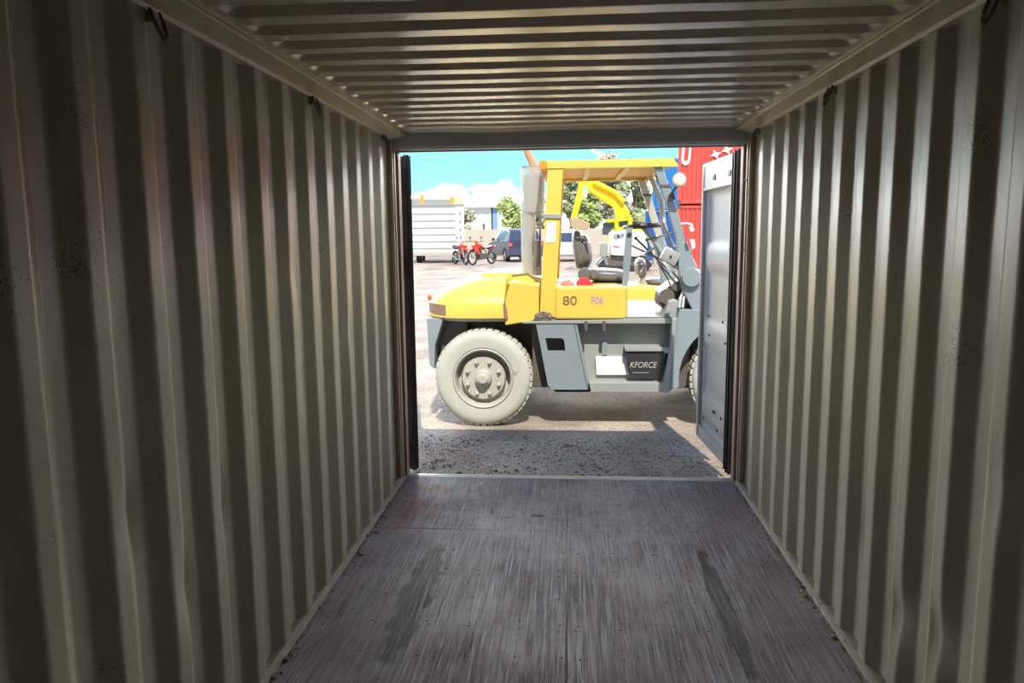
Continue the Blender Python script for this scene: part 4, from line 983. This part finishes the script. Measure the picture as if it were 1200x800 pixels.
# ================================================================== cars
def car(name, label, X, Y, M_, yaw, L_=4.7, H=1.72, Wd=1.85):
    g_ = gz(Y); t = bpy.data.objects.new(name, None); COL.objects.link(t); t.location = (X, Y, g_); t.rotation_euler.z = yaw; t['_o'] = [0, 0, 0]
    tag(t, label, 'car')
    h = L_/2; k = H/1.72
    mb = MB(); b = mb.b     # lower body: profile in x,z ; width tapered
    lower = [(-h, .35), (-h+.05, .75), (-h+.02, 1.0*k), (-h+.25, 1.08*k), (h-1.35, 1.06*k), (h-.25, .92*k), (h, .75), (h, .38), (h-.2, .28)]
    arch = []
    for cx_ in (h-.9, -h+.95):
        for i in range(9):
            a = PI*i/8; arch.append((cx_+.40*math.cos(a), .34+.40*math.sin(a)))
        arch.append((cx_-.40, .26))
    # assembled outline, running bottom edge with wheel arches cut out
    out = lower+[(h-.5+.0, .26)]+arch[:10]+arch[10:]+[(-h+.3, .27)]
    mb.prism([(a, c_) for a, c_ in out], 'y', -Wd/2, Wd/2, .0); mb.build('body', M_, t)
    roof = [(-h+.30, 1.05*k), (-h+.55, 1.55*k), (-h+.9, 1.68*k), (h-2.35, 1.70*k), (h-1.95, 1.60*k), (h-1.30, 1.05*k)]
    mb = MB(); b = mb.b; A = [b.verts.new((x_, -Wd/2+.05+(z_-1.05*k)*.28, z_)) for x_, z_ in roof]; B = [b.verts.new((x_, Wd/2-.05-(z_-1.05*k)*.28, z_)) for x_, z_ in roof]
    b.faces.new(A); b.faces.new(B[::-1])
    for i in range(len(A)): b.faces.new([A[i], B[i], B[(i+1) % len(A)], A[(i+1) % len(A)]])
    cb = mb.build('cabin', M_, t)
    mb = MB()      # glass panes slightly proud
    def side(px_, s_):
        vs = []
        for x_, z_ in px_: vs.append((x_, s_*(Wd/2-.05-(z_-1.05*k)*.28+.006), z_))
        mb.faces(vs, [tuple(range(len(vs)))])
    for s_ in (-1, 1):
        side([(-h+.62, 1.12*k), (-h+.78, 1.52*k), (-h+1.25, 1.60*k), (-h+1.25, 1.12*k)], s_); side([(-h+1.32, 1.12*k), (-h+1.32, 1.60*k), (-h+2.0, 1.62*k), (-h+2.12, 1.12*k)], s_); side([(-h+2.2, 1.12*k), (-h+2.1, 1.62*k), (h-2.35, 1.60*k), (h-1.55, 1.12*k)], s_)
    mb.faces([(h-1.26, -Wd/2+.16, 1.10*k), (h-1.26, Wd/2-.16, 1.10*k), (h-1.90, Wd/2-.28, 1.58*k), (h-1.90, -Wd/2+.28, 1.58*k)], [(0, 1, 2, 3)])
    mb.faces([(-h+.325, -Wd/2+.16, 1.12*k), (-h+.325, Wd/2-.16, 1.12*k), (-h+.535, Wd/2-.24, 1.53*k), (-h+.535, -Wd/2+.24, 1.53*k)], [(0, 1, 2, 3)])
    mb.build('windows', M_glass, cb)
    for s_ in (-1, 1):
        mb = MB(); mb.box((-h-.012, s_*Wd/2-.16 if s_ > 0 else -Wd/2+.0, .80), (-h+.12, s_*Wd/2+.004 if s_ > 0 else -Wd/2+.16, .98), bev=.01); mb.build('tail_lamp', M_redlens, t)
        mb = MB(); mb.box((h-.16, min(s_*Wd/2, s_*(Wd/2-.3)), .70), (h+.008, max(s_*Wd/2, s_*(Wd/2-.3)), .85), bev=.01); mb.build('head_lamp', M_lens, t)
        mb = MB(); mb.box((h-1.75, min(s_*(Wd/2), s_*(Wd/2+.17)), 1.08), (h-1.62, max(s_*Wd/2, s_*(Wd/2+.17)), 1.22), bev=.02); mb.build('door_mirror', M_, t)
        mb = MB(); mb.tube([(-h+.8, s_*.6, 1.74*k), (h-2.3, s_*.6, 1.75*k)], .02, 6); mb.build('roof_rail', M_steel, t)
        for cx_ in (h-.9, -h+.95):
            w = bpy.data.objects.new('wheel', None); COL.objects.link(w); w.parent = t; w['_o'] = [0, 0, 0]
            mb = MB(); mb.lathe([(.20, -.01), (.30, .008), (.34, -.03), (.34, -.2), (.2, -.22)], (cx_, s_*(Wd/2-.01), .34), (0, s_, 0), 24, close=True); mb.build('tyre', M_black, w, smooth=True)
            mb = MB()
            for i in range(5):
                a = 2*PI*i/5; mb.tube([(cx_, s_*(Wd/2-.02), .34), (cx_+.20*math.cos(a), s_*(Wd/2-.02), .34+.20*math.sin(a))], .028, 6)
            mb.lathe([(.21, 0), (.205, -.06), (.0, -.07)], (cx_, s_*(Wd/2-.02), .34), (0, s_, 0), 20); mb.build('rim', M_steel, w)
    MB().box((-h-.01, -.26, .55), (-h+.01, .26, .67)).build('number_plate', M_white, t)
    return t
YS_ = 38.5
car('sport_utility_vehicle', 'dark blue sport utility vehicle parked beside the red motorcycles', P(603, 290, 41).x, 41.0, M_suv, PI/2+.34, H=1.72)
car('station_wagon', 'white car parked behind the yellow forklift post', P(662, 290, 41).x+.2, 41.0, M_white, -PI/2+.05, H=1.6)

# ================================================================== motorcycles
def motorcycle(name, label, X, Y, yaw, M_, group):
    g_ = gz(Y); t = bpy.data.objects.new(name, None); COL.objects.link(t); t.location = (X, Y, g_); t.rotation_euler.z = yaw; t['_o'] = [0, 0, 0]
    tag(t, label, 'motorcycle', group)
    for cx_, R in ((-.70, .33), (.70, .36)):
        w = bpy.data.objects.new('wheel', None); COL.objects.link(w); w.parent = t; w['_o'] = [0, 0, 0]
        mb = MB(); n = 28; rg = [[mb.b.verts.new((cx_+(R-.05+.05*math.cos(2*PI*j/8))*math.cos(2*PI*i/n), .05*math.sin(2*PI*j/8), R+(R-.05+.05*math.cos(2*PI*j/8))*math.sin(2*PI*i/n))) for j in range(8)] for i in range(n)]
        for i in range(n):
            for j in range(8): mb.b.faces.new([rg[i][j], rg[i][(j+1) % 8], rg[(i+1) % n][(j+1) % 8], rg[(i+1) % n][j]])
        mb.build('tyre', M_black, w, smooth=True)
        mb = MB()
        for i in range(12):
            a = 2*PI*i/12; mb.tube([(cx_, 0, R), (cx_+(R-.08)*math.cos(a), 0, R+(R-.08)*math.sin(a))], .006, 5)
        mb.lathe([(R-.09, -.02), (R-.07, -.02), (R-.07, .02), (R-.09, .02)], (cx_, 0, R), 'y', 24, close=True); mb.lathe([(0, -.06), (.05, -.06), (.05, .06), (0, .06)], (cx_, 0, R), 'y', 12); mb.build('spokes', M_steel, w)
    mb = MB()
    for s_ in (-.09, .09): mb.tube([(.70, s_, .36), (.48, s_, 1.0)], .025, 8)
    mb.build('fork', M_steel, t, smooth=True)
    mb = MB(); mb.tube([(.44, -.38, 1.10), (.40, -.2, 1.08), (.46, 0, 1.02), (.40, .2, 1.08), (.44, .38, 1.10)], .016, 8); mb.build('handlebar', M_black, t, smooth=True)
    for s_ in (-1, 1):
        mb = MB(); mb.tube([(.42, s_*.3, 1.1), (.46, s_*.32, 1.24)], .008, 6); mb.sphere((.45, s_*.33, 1.27), .055, 2, (.4, 1, .7)); mb.build('mirror', M_black, t, smooth=True)
    mb = MB(); mb.sphere((.18, 0, .86), .2, 3, (1.25, .62, .72)); mb.build('fuel_tank', M_, t, smooth=True)
    mb = MB(); mb.prism([(.02, .84), (-.1, .80), (-.55, .86), (-.78, .92), (-.78, .85), (-.5, .75), (0, .74)], 'y', -.13, .13, .02); mb.build('seat', M_black, t)
    mb = MB(); mb.prism([(.62, .90), (.52, 1.12), (.44, 1.10), (.42, .80), (.3, .55), (.42, .45), (.5, .6)], 'y', -.12, .12, .03); mb.build('fairing', M_, t)
    mb = MB(); mb.prism([(.42, .74), (.62, .76), (.95, .68), (.97, .70), (.64, .81), (.42, .80)], 'y', -.08, .08, .01); mb.build('mudguard', M_, t); mb = MB(); mb.prism([(-.45, .78), (-.95, .88), (-.9, .82), (-.5, .7)], 'y', -.08, .08, .01); mb.build('mudguard', M_, t)
    mb = MB(); mb.box((-.18, -.17, .26), (.26, .17, .56), bev=.04); mb.lathe([(0, -.0), (.1, 0), (.1, .22), (0, .22)], (.12, 0, .52), (.3, 0, 1), 14); mb.tube([(.45, 0, .9), (.38, 0, .4), (-.2, 0, .28), (-.35, 0, .6), (.1, 0, .8)], .03, 8); mb.tube([(-.3, .05, .38), (-.70, .08, .33)], .03, 8); mb.build('engine', M_dark, t)
    mb = MB(); mb.tube([(.25, -.14, .5), (.3, -.15, .25), (-.1, -.16, .25), (-.7, -.19, .45)], .04, 10); mb.build('exhaust', M_steel, t, smooth=True)
    mb = MB(); mb.lathe([(0, 0), (.08, 0), (.06, -.08), (0, -.09)], (.62, 0, .98), 'x', 16); mb.build('head_lamp', M_lens, t, smooth=True)
    MB().tube([(-.05, .15, .3), (-.12, .34, .02)], .012, 6).build('side_stand', M_steel, t)
    return t
motorcycle('motorcycle', 'red motorcycle parked side-on in front of the dark blue car', P(565, 300, 35.5).x, 35.5, PI+1.0, M_bike, 'red motorcycles')
motorcycle('motorcycle', 'red motorcycle seen nearly front-on next to the white truck', P(539.5, 300, 36.0).x, 36.0, -PI/2+.5, M_bike, 'red motorcycles')

# ================================================================== shed and trees beyond the wall
YH = 80.0; gh = gz(YH)
hx0, hx1 = P(470, 250, YH).x, P(578, 250, YH).x; hz1 = P(560, 243, YH).z; hzr = P(560, 232, YH+9).z
sh = thing('warehouse', 'long white warehouse with pale low roof beyond the yard wall', 'building', ((hx0+hx1)/2, YH+9, gh))
mb = MB(); b = mb.b; pr2 = []; x_ = hx0; k = 0
while x_ < hx1: pr2.append((x_, 0 if (k//2) % 2 else .06)); x_ += .25; k += 1
lo_ = [b.verts.new((a, YH+d, gh)) for a, d in pr2]; hi_ = [b.verts.new((a, YH+d, hz1)) for a, d in pr2]
for i in range(len(pr2)-1): b.faces.new([lo_[i], lo_[i+1], hi_[i+1], hi_[i]])
mb.prism([(YH, gh), (YH, hz1), (YH+9, hzr), (YH+18, hz1), (YH+18, gh)], 'x', hx1-.2, hx1)
mb.build('wall', M_shed, sh)
mb = MB(); mb.prism([(YH-.5, hz1-.02), (YH-.5, hz1+.08), (YH+9, hzr+.1), (YH+18.5, hz1+.08), (YH+18.5, hz1-.02), (YH+9, hzr)], 'x', hx0-.5, P(586, 250, YH).x); mb.build('roof', M_shed, sh)
mb = MB(); mb.box((hx1, YH-.05, gh), (P(583, 250, YH).x, YH+6, hz1-.05)); mb.build('blue_bay', M_shedblue, sh)
mb = MB(); q = P(567, 262, YH); mb.box((q.x-.12, YH-.1, gh), (q.x+.12, YH-.02, q.z)); mb.build('downpipe', M_dark, sh)

def tree(name, label, X, Y, zc_, rx_, rz_, M_, seed, n=2600, leaf=.32, trunk=.25):
    random.seed(seed); g_ = gz(Y)
    t = thing(name, label, 'tree', (X, Y, g_), 'trees beyond the yard wall')
    lumps = []
    for i in range(15):
        a = random.uniform(0, 2*PI); r = random.random()**.6*.72; h = random.uniform(-.75, .8)
        w_ = math.sqrt(max(.08, 1-h*h))
        lumps.append((Vector((X+r*w_*rx_*math.cos(a), Y+r*w_*rx_*.8*math.sin(a), zc_+h*rz_)), random.uniform(.26, .44)*min(rx_, rz_)*1.05))
    mb = MB()
    for i in range(n):
        c_, r = random.choice(lumps)
        d = Vector((random.gauss(0, 1), random.gauss(0, 1), random.gauss(0, 1))).normalized()*r*random.uniform(.55, 1.08)
        p_ = c_+d; u = Vector((random.gauss(0, 1), random.gauss(0, 1), random.gauss(0, 1))).normalized(); v = u.orthogonal().normalized(); s_ = leaf*random.uniform(.5, 1.1)
        mb.faces([p_-u*s_*.5, p_+v*s_*.32, p_+u*s_*.5, p_-v*s_*.32], [(0, 1, 2, 3)])
    mb.build('foliage', M_, t)
    mb = MB(); mb.tube([(X, Y, g_-.1), (X+.1, Y, (g_+zc_)/2), (X-.1, Y, zc_+rz_*.5)], trunk, 8, r2=trunk*.35)
    for c_, r in lumps[:9]: mb.tube([(X, Y, min(c_.z-.2, zc_-rz_*.5)), c_], trunk*.35, 6, r2=.03)
    mb.build('trunk', M_bark, t)
def tpx(name, label, px_, py_, rpx, rpy, Y, M_, seed, **k):
    q = P(px_, py_, Y); s_ = Y/FPX
    tree(name, label, q.x, Y, q.z, rpx*s_, rpy*s_, M_, seed, **k)
tpx('tree', 'low pale green bush in front of the white warehouse', 541, 259, 16, 13, 66, M_leaf2, 11, n=2600, leaf=.4)
tpx('tree', 'bright green tree just left of the perforated exhaust guard', 598, 249, 19, 23, 64, M_leaf3, 12, n=3000, leaf=.38)
tpx('tree', 'green tree behind the perforated exhaust guard', 628, 252, 20, 24, 66, M_leaf1, 13, n=2600, leaf=.38)
tpx('tree', 'bright yellow-green tree beneath the excavator arm', 692, 245, 20, 24, 58, M_leaf3, 14, n=4000, leaf=.4)
tpx('tree', 'dark green tree behind the yellow forklift post', 668, 232, 17, 34, 62, M_leaf1, 15, n=4500, leaf=.42)
tpx('tree', 'tall pale olive tree behind the excavator boom', 714, 220, 26, 38, 64, M_leaf2, 16, n=6000, leaf=.42)
tpx('tree', 'tall grey-green tree left of the blue containers', 745, 226, 22, 42, 60, M_leaf1, 17, n=6500, leaf=.42)
tpx('tree', 'broad tree between the blue containers and the excavator', 722, 246, 22, 20, 55, M_leaf2, 18, n=4000, leaf=.42)
